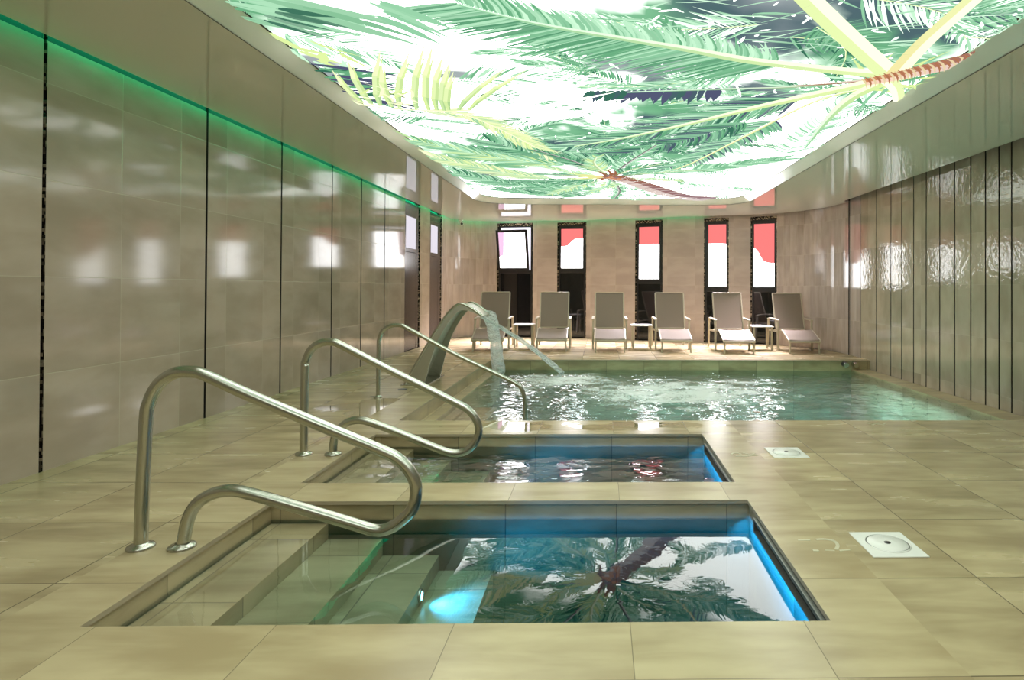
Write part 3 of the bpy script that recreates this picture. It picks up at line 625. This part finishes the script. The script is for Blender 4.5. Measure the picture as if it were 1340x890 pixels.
# one mesh: the film
fo=MB(); fo.v=list(base.v); fo.f=list(base.f); fo.m=list(base.m); fo.uv=list(base.uv); fo.sm=list(base.sm)
off_=len(fo.v); fo.v+=pr_.v; fo.f+=[tuple(i+off_ for i in f) for f in pr_.f]; fo.m+=pr_.m; fo.uv+=pr_.uv; fo.sm+=pr_.sm
film=fo.build('palm_print',[M_film],panel)
ca=film.data.color_attributes.new('print_colour','FLOAT_COLOR','CORNER'); cols=[]
for q in bc:
    for c in q: cols+=[c[0],c[1],c[2],1]
for f,c in zip(pr_.f,pr_.c): cols+=[c[0],c[1],c[2],1]*len(f)
ca.data.foreach_set('color',cols)
# ------------------------------------------------------------------ the pools
STEPX=[-1.455,-1.165,-.865,-.575]; STEPZ=[-.122,-.205,-.295,-.378]
M_w1=water_mat('still_pool_water',(.05,.58,.60),W_D1,6,.018)
M_w2=water_mat('rippled_pool_water',(.05,.58,.60),W_D1,9,.16)
M_w3=water_mat('bubbling_pool_water',(.02,.62,.76),W_D3,9,.6,foam=True,stretch=(1,1.0))
M_lens=emit('blue_lamp_lens',(.25,.75,1.0),30)
def basin(P,zf,root,name='basin'):
    x0,x1,y0,y1=P; k=.012; b=MB(); t=-.02
    X0,X1,Y0,Y1=x0-k,x1+(k if P is not BP else -.004),y0-k,y1+k
    for a,c in (((X0,Y0),(X1,Y0)),((X1,Y0),(X1,Y1)),((X1,Y1),(X0,Y1)),((X0,Y1),(X0,Y0))):
        if P is BP and a[0]==X1==c[0]: continue
        b.face([(*a,t),(*c,t),(*c,zf),(*a,zf)],0)
    b.face([(X0,Y0,zf),(X1,Y0,zf),(X1,Y1,zf),(X0,Y1,zf)],0)
    return b.build(name,[M_pooltile],root)
def steps(P,root,y0,y1,zf):
    xa=P[0]-.012
    for x,z in zip(STEPX,STEPZ):
        s=MB(); s.box(xa,x,y0,y1,zf,z,0); xa=x
        o=s.build('step',[M_pooltile],root)
def water(P,name,mat,zw,zf,nx,ny,h=None,foam=None,ins=.004):
    x0,x1,y0,y1=P; x0-=.012-ins; y0-=.012-ins; y1+=.012-ins; x1+=(.012-ins if P is not BP else -ins)
    b=MB(); rows=[]
    for j in range(ny+1):
        y=y0+(y1-y0)*j/ny
        rows.append([(x0+(x1-x0)*i/nx,y,zw+(h(x0+(x1-x0)*i/nx,y) if h else 0)) for i in range(nx+1)])
    b.grid(rows)
    nv=len(b.v); z=zf+.003
    b.v+=[(x0,y0,z),(x1,y0,z),(x1,y1,z),(x0,y1,z)]; c=[nv,nv+1,nv+2,nv+3]
    def add(f): b.f.append(tuple(f)); b.m.append(0); b.sm.append(False); b.uv.append([(0,0)]*len(f))
    add([c[3],c[2],c[1],c[0]])
    W=nx+1
    add([c[0],c[1]]+[i for i in range(nx,-1,-1)])
    add([c[2],c[3]]+[ny*W+i for i in range(0,nx+1)])
    add([c[3],c[0]]+[j*W for j in range(0,ny+1)])
    add([c[1],c[2]]+[j*W+nx for j in range(ny,-1,-1)])
    o=b.build(name,[mat])
    if foam:
        a=o.data.attributes.new('foam','FLOAT','POINT'); a.data.foreach_set('value',[foam(v[0],v[1]) for v in b.v])
    return o
def plunge(P,lab,wlab,mat,zw,h):
    zf=-.62; root=empty('plunge_pool',(0,0,0)); tag(root,lab,'pool')
    basin(P,zf,root); steps(P,root,P[2]-.012,P[3]+.012,zf)
    # overflow slot in the right-hand wall
    s=MB(); ya,yb=P[2]+.045,P[3]-.19; x=P[1]+.012
    s.box(x-.03,x+.001,ya,yb,-.034,-.024); s.box(x-.03,x+.001,ya,yb,-.092,-.084); s.box(x-.03,x+.001,ya,ya+.018,-.084,-.034); s.box(x-.03,x+.001,yb-.018,yb,-.084,-.034); s.box(x-.022,x+.001,ya+.018,yb-.018,-.052,-.046)
    fr=s.build('overflow_frame',[M_slot],root)
    v=MB(); v.box(x-.006,x+.001,ya+.018,yb-.018,-.084,-.034); v.build('overflow_slot',[M_black],root)
    # lamp on the riser of the third step
    def lamp(p,ax,pw,size):
        p=Vector(p); d=Vector((1,0,0)) if ax==0 else Vector((0,1,0)); u=Vector((0,1,0)) if ax==0 else Vector((1,0,0)); z=Vector((0,0,1))
        l=MB(); rows=[[p+d*e+u*(r*math.cos(2*PI*k/20))+z*(r*math.sin(2*PI*k/20)) for k in range(20)] for r,e in ((.030,0),(.030,.010),(.022,.014),(.022,.009))]
        l.grid(rows,0,closed=True); lo=l.build('lamp_rim',[M_steel],root)
        g=MB(); g.face([p+d*.010+u*(.022*math.cos(2*PI*k/20))+z*(.022*math.sin(2*PI*k/20)) for k in range(20)]); g.build('lamp_lens',[M_lens],lo)
        li=bpy.data.lights.new('pool_lamp_glow','SPOT'); li.energy=pw; li.color=(.03,.36,1.0); li.spot_size=math.radians(size); li.spot_blend=1.0; li.shadow_soft_size=.03
        lo=bpy.data.objects.new('pool_lamp_glow',li); COL.objects.link(lo); lo.location=p+d*.05; lo.rotation_euler=(d-z*.10).to_track_quat('-Z','Y').to_euler()
    lamp((STEPX[2],P[2]+.845,-.335),0,LAMP_W,125)
    # added blue fill lights without real fittings, turning right and far walls blue
    for loc,dirv,sx,pw in (((P[1]-.045,(P[2]+P[3])/2,-.118),Vector((.55,0,-.83)),P[3]-P[2]-.06,BLUE_FILL_W),((.02,P[3]-.06,-.118),Vector((0,.6,-.8)),1.5,BLUE_FILL_W*.09)):
        li=bpy.data.lights.new('added_blue_fill','AREA'); li.shape='RECTANGLE'; li.size=sx if dirv.x==0 else .02; li.size_y=.02 if dirv.x==0 else sx; li.energy=pw; li.color=(.01,.27,1.0)
        lo=bpy.data.objects.new('added_blue_fill',li); COL.objects.link(lo); lo.location=loc
        zx=-dirv.normalized(); yx=Vector((0,1,0)) if dirv.x!=0 else Vector((0,-dirv.z,dirv.y)).normalized(); xx=yx.cross(zx).normalized(); yx=zx.cross(xx)
        lo.rotation_euler=Matrix((xx,yx,zx)).transposed().to_euler()
    w=water(P,'water',mat,zw,zf,90,50,h); tag(w,wlab,'water',kind='stuff')
    return root
M_slot=simple('grey_slot_profile',(.20,.205,.19),.3,metal=.6)
def h1(x,y): return .0005*noise.noise(Vector((x*3,y*4,2)))
def h2(x,y): return .004*noise.noise(Vector((x*4,y*9,7)))+.002*noise.noise(Vector((x*11,y*20,3)))
plunge(P1,'nearest rectangular plunge pool with tiled steps, in front of the viewer','still water mirroring palms in the nearest plunge pool',M_w1,-.10,h1)
plunge(P2,'second rectangular plunge pool, between the nearest one and the big pool','rippled blue water in the second plunge pool',M_w2,-.10,h2)

# the big pool
bp=empty('swimming_pool',(0,0,0)); tag(bp,'large swimming pool of foaming teal water along the slatted wall','pool')
ZB=-1.15; basin(BP,ZB,bp); 
s0=MB(); s0.box(BP[0]-.012,-1.60,BP[2]-.012,BP[3]+.012,-.60,-.148,0); s0.build('gutter_ledge',[M_pooltile],bp)
s1=MB(); s1.box(4.02,XR-.012,BP[2]-.012,BP[3]+.012,ZB,-.148,0); s1.build('gutter_ledge',[M_pooltile],bp)
for x0,x1,z in ((-1.60,-1.50,-.20),(-1.50,-1.18,-.23),(-1.18,-.86,-.33)):
    s=MB(); s.box(x0,x1,5.18,6.9,ZB,z,0); s.build('step',[M_pooltile],bp)
for (x,y) in ((.6,7.4),(2.9,7.4)):  # fill lights added under the surface to brighten the water, no real fittings
    li=bpy.data.lights.new('added_pool_fill','AREA'); li.shape='RECTANGLE'; li.size=2.0; li.size_y=3.0; li.energy=POOL_FILL_W; li.color=(.42,.86,1.0)
    lo=bpy.data.objects.new('added_pool_fill',li); COL.objects.link(lo); lo.location=(x,y,-.24)
def turb(x,y):
    a=1.3-math.hypot((x-.95)/1.8,(y-7.5)/1.35); b=1.2-math.hypot((x+.55)/1.2,(y-8.5)/1.0); c=.9-math.hypot((x+1.0)/.8,(y-7.7)/.9); d=.8-math.hypot((x-1.9)/1.6,(y-8.3)/.8)
    return max(0,a,b,c,d)
def h3(x,y):
    t=.30+min(1,turb(x,y))
    return t*(.016*noise.noise(Vector((x*3.2,y*3.6,1)))+.011*noise.noise(Vector((x*8,y*9,5)))+.006*noise.noise(Vector((x*19,y*21,9))))
def f3(x,y):
    return min(1,turb(x,y))*.85+.35*noise.noise(Vector((x*3.5,y*5,11)))*(1 if turb(x,y)>0 else .3)
w=water(BP,'water',M_w3,-.165,ZB,230,190,h3,f3); tag(w,'foaming teal water filling the large pool','water',kind='stuff')

# nozzles on the far pool edge
def nozzle(x,lab,col,grp=None):
    r=empty('pool_nozzle',(x,9.53,-.06)); tag(r,lab,'nozzle',grp)
    b=MB(); b.tube([(0,0.012,0),(0,-.03,0),(0,-.09,-.008)],[.042,.040,.036],16); b.build('nozzle_body',[M_dark if col else M_steel],r)
    t=MB(); t.tube([(0,-.085,-.008),(0,-.10,-.012)],[.04,.04],16); t.build('nozzle_rim',[M_steel],r)
nozzle(3.90,'left one of two small nozzles at the far right pool corner',1)
nozzle(4.06,'right one of two small nozzles, nearest the slatted wall',0)
nozzle(-1.62,'dark water nozzle at the far left corner of the big pool',1)

# ------------------------------------------------------------------ handrails
def rail(path,Y,r,lab,nb):
    P=smooth_path([(x,Y,max(z,.0) if (i in (0,len(path)-1) and nb==2) else z) for i,(x,z) in enumerate(path)],5)
    root=empty('handrail',(path[0][0],Y,0)); o0=Vector((path[0][0],Y,0)); tag(root,lab,'handrail')
    b=MB(); b.tube([p-o0 for p in P],r,18); b.build('rail_tube',[M_steel],root)
    ends=[path[0],path[-1]][:nb]
    for (x,z) in ends:
        f=MB(); c=Vector((x,Y,0))-o0; R_=r*2.05
        f.lathe([(r*.98,.012+.012),(r*1.15,.018),(R_*.93,.013),(R_,.008),(R_,0)],c,28); f.build('base_flange',[M_steel],root)
RAIL_A=[(-2.01,0),(-2.004,.25),(-1.993,.551),(-1.981,.633),(-1.94,.715),(-1.873,.764),(-1.799,.77),(-1.739,.756),(-1.552,.67),(-1.252,.542),(-.982,.429),(-.891,.383),(-.837,.322),(-.814,.253),(-.829,.17),(-.873,.119),(-.926,.083),(-.992,.072),(-1.098,.103),(-1.324,.172),(-1.534,.233),(-1.623,.249),(-1.704,.234),(-1.772,.189),(-1.807,.122),(-1.826,.024),(-1.832,0)]
RAIL_B=[(-2.02,0),(-2.017,.558),(-2.012,.635),(-1.977,.714),(-1.916,.759),(-1.838,.769),(-1.769,.744),(-1.532,.622),(-1.222,.467),(-.996,.355),(-.911,.308),(-.855,.242),(-.833,.165),(-.861,.08),(-.925,.021),(-1.008,.009),(-1.107,.038),(-1.331,.13),(-1.554,.214),(-1.653,.235),(-1.736,.214),(-1.798,.151),(-1.819,.081),(-1.822,0)]
RAIL_C=[(-2.304,0),(-2.302,.51),(-2.294,.606),(-2.257,.692),(-2.173,.741),(-2.079,.746),(-1.992,.708),(-1.512,.448),(-1.084,.245),(-.891,.15),(-.827,.096),(-.794,0),(-.782,-.172),(-.782,-.33)]
rail(RAIL_A,2.68,.0265,'looped steel handrail at the steps of the nearest plunge pool',2)
rail(RAIL_B,4.14,.0265,'looped steel handrail at the steps of the second plunge pool',2)
rail(RAIL_C,6.27,.021,'slim steel handrail running down into the big pool',1)

# ------------------------------------------------------------------ swan-neck waterfall spout
M_satin=simple('satin_stainless',(.55,.54,.47),.42,metal=1)
OUT=[(-2.28,0),(-2.21,.142),(-2.003,.503),(-1.878,.709),(-1.772,.854),(-1.688,.932),(-1.616,.945),(-1.52,.902),(-1.394,.813)]
INN=[(-2.06,0),(-2.041,.062),(-1.937,.431),(-1.818,.673),(-1.711,.818),(-1.634,.872),(-1.543,.866),(-1.469,.835),(-1.398,.788)]
cb=empty('waterfall_spout',(-2.15,7.35,0)); tag(cb,'curved steel swan-neck waterfall spout standing on the left pool edge','spout'); C0=Vector((-2.15,7.35,0))
so=smooth_path([(x,0,z) for x,z in OUT],5); si=smooth_path([(x,0,z) for x,z in INN],5); n=min(len(so),len(si)); so=so[:n]; si=si[:n]
def ywid(k):  # the neck narrows towards its mouth
    t=k/(n-1); return (7.05,7.05+.72-.27*t)
sh=MB(); th=.012
A=[];B=[]
for k in range(n):
    y0,y1=ywid(k); p=so[k]; A.append([(p.x,y0,p.z),(p.x,y1,p.z)]); q=so[k].lerp(si[k],.25); B.append([(q.x,y0,q.z),(q.x,y1,q.z)])
for rows in (A,B): sh.grid([[tuple(Vector(p)-C0) for p in r] for r in rows])
sh.face([tuple(Vector(p)-C0) for p in (A[0][0],A[0][1],B[0][1],B[0][0])]); sh.face([tuple(Vector(p)-C0) for p in (A[-1][0],A[-1][1],B[-1][1],B[-1][0])])
sh.build('curved_sheet',[M_satin],cb)
for side in (0,1):
    pl=MB(); w=.016; 
    def pt(p,k,d): y=ywid(k)[side]+(d if side==0 else -d); return tuple(Vector((p.x,y,p.z))-C0)
    rows=[[pt(so[k],k,-w),pt(si[k],k,-w),pt(si[k],k,w),pt(so[k],k,w)] for k in range(n)]
    pl.grid(rows,0,closed=True,smooth=False); pl.face(rows[0]); pl.face(rows[-1]); pl.build('side_plate',[M_satin],cb)
    rm=MB(); rm.tube([pt(so[k],k,-.004) for k in range(n)],.017,10); rm.build('rolled_rim',[M_steel],cb)
bf=MB(); bf.box(-2.32,-2.02,7.0,7.82,0,.008); o=bf.build('base_plate',[M_steel],cb); o.data.transform(Matrix.Translation(-C0))
# falling water
def stream_mat():
    m,nt,out=nmat('falling_water'); L=nt.links.new; tc=N(nt,'ShaderNodeTexCoord'); mp=N(nt,'ShaderNodeMapping'); L(tc.outputs['UV'],mp.inputs[0]); mp.inputs['Scale'].default_value=(1.0,1,1)
    nz=noise_(nt,mp.outputs[0],7,4,.6,1.2); b=N(nt,'ShaderNodeBump'); b.inputs['Strength'].default_value=.9; b.inputs['Distance'].default_value=.03; L(nz,b.inputs['Height'])
    gl=N(nt,'ShaderNodeBsdfGlossy'); gl.inputs['Roughness'].default_value=.08; L(b.outputs[0],gl.inputs['Normal']); gl.inputs[0].default_value=(.95,.97,1,1)
    df=N(nt,'ShaderNodeBsdfDiffuse'); df.inputs[0].default_value=(.93,.95,.97,1); L(b.outputs[0],df.inputs['Normal'])
    a=N(nt,'ShaderNodeMixShader'); a.inputs[0].default_value=.85; L(gl.outputs[0],a.inputs[1]); tl=N(nt,'ShaderNodeBsdfTranslucent'); tl.inputs[0].default_value=(.95,.97,1,1); dm=N(nt,'ShaderNodeMixShader'); dm.inputs[0].default_value=.55; L(df.outputs[0],dm.inputs[1]); L(tl.outputs[0],dm.inputs[2]); L(dm.outputs[0],a.inputs[2])
    tr=N(nt,'ShaderNodeBsdfTransparent'); mx=N(nt,'ShaderNodeMixShader'); L(math_(nt,'ADD',.38,math_(nt,'MULTIPLY',ramp(nt,nz,.4,.6),.55)),mx.inputs[0]); L(tr.outputs[0],mx.inputs[1]); L(a.outputs[0],mx.inputs[2])
    L(mx.outputs[0],out.inputs[0]); return m
M_fall=stream_mat()
def stream(a,b,v0,wid,lab,cat='water',fl=.10,nseg=34):
    """a band of water thrown from a to b: width profile wid(t), real thickness"""
    a=Vector(a); b=Vector(b); s=MB(); rows=[]
    side=Vector((b.y-a.y,-(b.x-a.x),0)).normalized()
    for k in range(nseg+1):
        t=k/nseg; p=a.lerp(b,t); p.z=a.z+(b.z-a.z)*(v0*t+(1-v0)*t*t)
        w=wid(t); row=[]
        for j in range(12):
            an=2*PI*j/12; q=p+side*(math.cos(an)*w/2)+Vector((0,0,math.sin(an)*fl*w))
            q+=Vector((noise.noise(Vector((j*.9,t*9,1)))*.010,noise.noise(Vector((j*.7,t*9,5)))*.01,0))*(1+t)
            row.append(q)
        rows.append(row)
    s.grid(rows,0,closed=True,uvf=None); 
    # uv along the fall
    s.uv=[[(( i%12)/12,(i//12)/nseg*3) for i in f] for f in s.f]
    o=s.build('falling_water',[M_fall]); tag(o,lab,cat,kind='stuff'); return o
stream((-1.39,7.42,.81),(-1.55,9.15,-.14),.25,lambda t:.20-.10*math.sin(min(1,t*1.4)*PI/2)+.10*t,'sheet of water falling from the far side of the swan-neck spout',fl=.25)
stream((-1.40,7.08,.80),(-.60,9.15,-.14),.80,lambda t:.06+.05*t,'straight jet of water shooting from the near side of the swan-neck spout',fl=.3)

# ------------------------------------------------------------------ sun loungers
def bar(m,a,b,w,h,up=(0,0,1)):
    a=Vector(a); b=Vector(b); d=(b-a); L=d.length; d.normalize(); u=Vector(up); u=(u-d*u.dot(d)).normalized(); s=d.cross(u)
    M=Matrix(((s.x,d.x,u.x,a.x),(s.y,d.y,u.y,a.y),(s.z,d.z,u.z,a.z),(0,0,0,1)))
    m.box(-w/2,w/2,0,L,-h/2,h/2,0,M)
def slab(prof,w,th):
    """fabric stretched over a profile (list of (y,z,halfwidth)) with a slight sag across"""
    m=MB(); top=[];bot=[]
    for (y,z,hw) in prof:
        top.append([(x*hw,y,z-.014*(1-x*x)+th/2) for x in (-1,-.6,-.2,.2,.6,1)]); bot.append([(x*hw,y,z-.014*(1-x*x)-th/2) for x in (-1,-.6,-.2,.2,.6,1)])
    m.grid(top); m.grid(bot)
    for k in range(len(prof)-1):
        for e in (0,-1): m.face([top[k][e],top[k+1][e],bot[k+1][e],bot[k][e]])
    for k in (0,-1):
        for j in range(5): m.face([top[k][j],top[k][j+1],bot[k][j+1],bot[k][j]])
    return m
def make_lounger():
    r=empty('sun_lounger'); W=.262
    # low foot section, knee and seat
    prof=[(.0,.205,W),(.015,.238,W),(.06,.252,W),(.25,.315,W),(.44,.378,W),(.50,.386,W),(.56,.378,W),(.72,.352,W),(.88,.352,W)]
    slab(prof,W,.010).build('seat_sling',[M_sling],r)
    f=MB()
    for s in (-1,1):
        x=s*(W+.008); P=[(x,y,z-.012) for y,z,_ in prof]+[(x,1.02,.355)]
        for a,b in zip(P[:-1],P[1:]): bar(f,a,b,.026,.030)
    bar(f,(-W,.0,.205),(W,.0,.205),.024,.03); bar(f,(-W,.88,.335),(W,.88,.335),.024,.024); bar(f,(-W,.50,.362),(W,.50,.362),.02,.02)
    bevel(f.build('seat_frame',[M_cream],r),.003)
    bp_=[(.90,.385,W),(.94,.46,W),(1.02,.64,W+.002),(1.10,.84,W+.004),(1.165,1.02,W+.004),(1.172,1.045,W+.004)]
    bs=MB(); top=[];bot=[]
    for y,z,hw in bp_:
        top.append([(x*hw,y+.014*(1-x*x)-.005,z) for x in (-1,-.6,-.2,.2,.6,1)]); bot.append([(x*hw,y+.014*(1-x*x)+.005,z) for x in (-1,-.6,-.2,.2,.6,1)])
    bs.grid(top); bs.grid(bot)
    for k in range(len(bp_)-1):
        for e in (0,-1): bs.face([top[k][e],top[k+1][e],bot[k+1][e],bot[k][e]])
    for k in (0,-1):
        for j in range(5): bs.face([top[k][j],top[k][j+1],bot[k][j+1],bot[k][j]])
    bs.build('back_sling',[M_sling],r)
    b=MB()
    for s in (-1,1):
        P=[(s*(hw+.008),y,z) for y,z,hw in bp_]
        for a,c in zip(P[:-1],P[1:]): bar(b,a,c,.022,.026,up=(0,1,0))
    bar(b,(-W-.01,1.174,1.05),(W+.01,1.174,1.05),.022,.018); bar(b,(-W,.90,.375),(W,.90,.375),.022,.022)
    bevel(b.build('back_frame',[M_cream],r),.003)
    for s in (-1,1):
        l=MB(); bar(l,(s*(W-.005),.02,.0),(s*(W-.012),.035,.215),.026,.034,up=(0,1,0)); bevel(l.build('front_leg',[M_cream],r),.004)
    for s in (-1,1):
        x=s*.312; a=MB()
        bar(a,(x,.60,.0),(x,.625,.535),.034,.044,up=(0,1,0)); bevel(a.build('arm_post',[M_cream],r),.005)
        a=MB(); bar(a,(x,1.38,.0),(x,1.30,.55),.034,.040,up=(0,1,0)); bevel(a.build('rear_leg',[M_cream],r),.005)
        a=MB(); bar(a,(x,.595,.548),(x,.68,.562),.052,.026); bar(a,(x,.675,.561),(x,1.20,.568),.052,.026); bar(a,(x,1.19,.567),(x,1.33,.548),.050,.026)
        bevel(a.build('armrest',[M_cream],r),.008)
        a=MB(); bar(a,(x*.96,.615,.345),(x*.96,1.34,.33),.02,.03); a.build('side_rail',[M_cream],r)
    return r
LAB=['taupe sling lounger half hidden behind the falling water, leftmost of the row','taupe sling lounger second from left, beside the first white side table','taupe sling lounger third from left, left of the middle side table','taupe sling lounger fourth from left, right of the middle side table','taupe sling lounger fifth from left, before the fourth window','taupe sling lounger at the right end, by the curved wall corner']
LP=[(-2.0,10.62,.05),(-.875,10.66,.03),(.165,10.58,0),(1.335,10.55,0),(2.42,10.42,-.015),(3.58,10.44,-.03)]
proto=make_lounger()
lou=[proto]+[copy_tree(proto) for _ in range(5)]
for o,(x,y,a),lb in zip(lou,LP,LAB):
    o.location=(x,y,0); o.rotation_euler.z=a; tag(o,lb,'sun lounger','sun loungers along the back wall')
def make_table():
    r=empty('side_table'); t=MB(); t.box(-.20,.20,-.20,.20,.425,.445); bevel(t.build('table_top',[M_lacq],r),.006)
    for sx in (-1,1):
        for sy in (-1,1):
            l=MB(); l.box(sx*.165-.016,sx*.165+.016,sy*.165-.016,sy*.165+.016,0,.425); bevel(l.build('leg',[M_cream],r),.003)
    return r
tp=make_table(); TL=[tp,copy_tree(tp),copy_tree(tp)]
for o,(x,y),lb in zip(TL,[(-1.46,11.5),(.77,11.42),(3.0,11.2)],['white topped side table between the two leftmost loungers','white topped side table in front of the middle window','white topped side table between the two rightmost loungers']):
    o.location=(x,y,0); tag(o,lb,'side table','side tables between the loungers')

# ------------------------------------------------------------------ floor fittings
def drain(x,y,lab,s=.122):
    r=empty('skimmer_lid',(x,y,0)); tag(r,lab,'skimmer lid','white skimmer lids in the floor')
    b=MB(); b.box(-s,s,-s*1.06,s*1.06,0,.006); bevel(b.build('square_plate',[M_white],r),.004)
    d=MB(); d.lathe([(.098,.006),(.098,.010),(.094,.012),(.092,.0085),(.086,.0085),(.084,.012),(.02,.0105),(.012,.0105)],(0,0,0),40); d.face([(.012*math.cos(2*PI*k/16),.012*math.sin(2*PI*k/16),.0105) for k in range(16)]); d.build('round_lid',[M_white],r)
    g=MB(); g.lathe([(.0925,.0092),(.0865,.0092)],(0,0,0),40); g.build('ring_groove',[M_slot],r)
    c=MB(); c.lathe([(.014,.0105),(.014,.0125),(.001,.0125)],(0,0,0),16); c.build('finger_hole',[M_dark],r)
drain(1.29,2.67,'square white skimmer lid in the floor right of the nearest plunge pool')
drain(1.297,4.16,'square white skimmer lid in the floor right of the second plunge pool')
fd=MB(); fd.lathe([(.05,0),(.05,.004),(.04,.005),(.0005,.005)],(0,0,0),24); o=fd.build('floor_drain',[M_dark],None,(-2.21,6.75,0)); tag(o,'small round dark floor drain near the foot of the waterfall spout','drain')
def strokes(name,x,y,L,lab,s=1.0,rz=0):
    m=MB()
    for path,w in L:
        P=smooth_path([(a*s,b*s,0) for a,b in path],5)
        for k in range(len(P)-1):
            t=(P[k+1]-P[k]).normalized(); n=Vector((-t.y,t.x,0))*w*s/2; A,B=P[k],P[k+1]; h=Vector((0,0,.0012))
            q=[A+n,A-n,B-n,B+n]; m.face([p+h for p in q])
            for i in range(4): m.face([q[i],q[(i+1)%4],q[(i+1)%4]+h,q[i]+h])
    o=m.build(name,[M_whitepaint],None,(x,y,.0)); o.rotation_euler.z=rz; return tag(o,lab,'floor marking')
strokes('floor_marking',.99,2.67,[([(-.085,.055),(-.03,.055)],.010),([(0,.06),(.04,.063),(.075,.045),(.075,.0),(.05,-.045)],.016),([(-.055,-.052),(-.03,-.055)],.016),([(.0,-.052),(.04,-.055)],.008),([(.06,-.056),(.11,-.048)],.012)],'worn white painted marking on the floor beside the nearest plunge pool')
strokes('floor_marking',.985,4.13,[([(-.08,.0),(-.06,.03),(-.03,.03),(-.01,.0)],.012),([(.01,.03),(.05,.0),(.09,.02)],.012),([(-.06,-.045),(.02,-.05)],.010),([(.03,-.04),(.10,-.02)],.012)],'worn white painted marking on the floor beside the second plunge pool')
strokes('floor_marking',2.34,5.04,[([(-.06,.03),(.0,.05),(.04,.03)],.016),([(-.05,-.03),(.0,.01),(.05,-.03)],.018),([(.06,.0),(.09,.03)],.014)],'worn white painted marking on the near edge of the big pool')

# small security camera in the back left corner
cc=empty('security_camera',(-3.16,13.55,2.60)); tag(cc,'small white security camera under the ceiling in the back left corner','camera')
b=MB(); b.lathe([(.035,.062),(.05,.055),(.05,.035),(.03,.03)],(0,0,0),20); b.build('mount',[M_white],cc)
b=MB(); b.tube([(0,0,.035),(.01,-.02,.0),(.015,-.04,-.02)],.014,10); b.build('bracket',[M_white],cc)
b=MB(); b.tube([(-.03,.03,-.02),(.02,-.06,-.035),(.045,-.115,-.045)],[.036,.038,.038],16); b.build('housing',[M_white],cc)
b=MB(); b.tube([(.045,-.115,-.045),(.052,-.13,-.048)],[.03,.028],16); b.build('lens',[M_dark],cc)

# ------------------------------------------------------------------ camera and colour
cam=bpy.data.cameras.new('camera'); co=bpy.data.objects.new('camera',cam); COL.objects.link(co); SC.camera=co
f_=784.27; yaw,pitch,roll=.0227,.008,.0047
F_=Vector((math.sin(yaw)*math.cos(pitch),math.cos(yaw)*math.cos(pitch),math.sin(pitch))); R0=Vector((math.cos(yaw),-math.sin(yaw),0)); U0=R0.cross(F_)
R1=R0*math.cos(roll)+U0*math.sin(roll); U1=-R0*math.sin(roll)+U0*math.cos(roll)
co.matrix_world=Matrix(((R1.x,U1.x,-F_.x,0),(R1.y,U1.y,-F_.y,0),(R1.z,U1.z,-F_.z,1.15),(0,0,0,1)))
cam.sensor_fit='HORIZONTAL'; cam.sensor_width=36; cam.lens=f_/1340*36; cam.shift_x=-(804.4-670)/1340; cam.shift_y=-(445-369.9)/1340; cam.clip_start=.05; cam.clip_end=60
wd=bpy.data.worlds.new('world'); SC.world=wd; wd.use_nodes=True; wd.node_tree.nodes['Background'].inputs[0].default_value=(0,0,0,1)
SC.view_settings.view_transform='Standard'; SC.view_settings.look='None'; SC.view_settings.exposure=EXPO; SC.view_settings.gamma=1; SC.view_settings.use_curve_mapping=False
cy=SC.cycles; cy.use_denoising=True; cy.max_bounces=10; cy.diffuse_bounces=5; cy.glossy_bounces=5; cy.transmission_bounces=6; cy.transparent_max_bounces=24; cy.caustics_reflective=False; cy.caustics_refractive=False; cy.sample_clamp_indirect=6
try: cy.use_light_tree=True
except Exception: pass
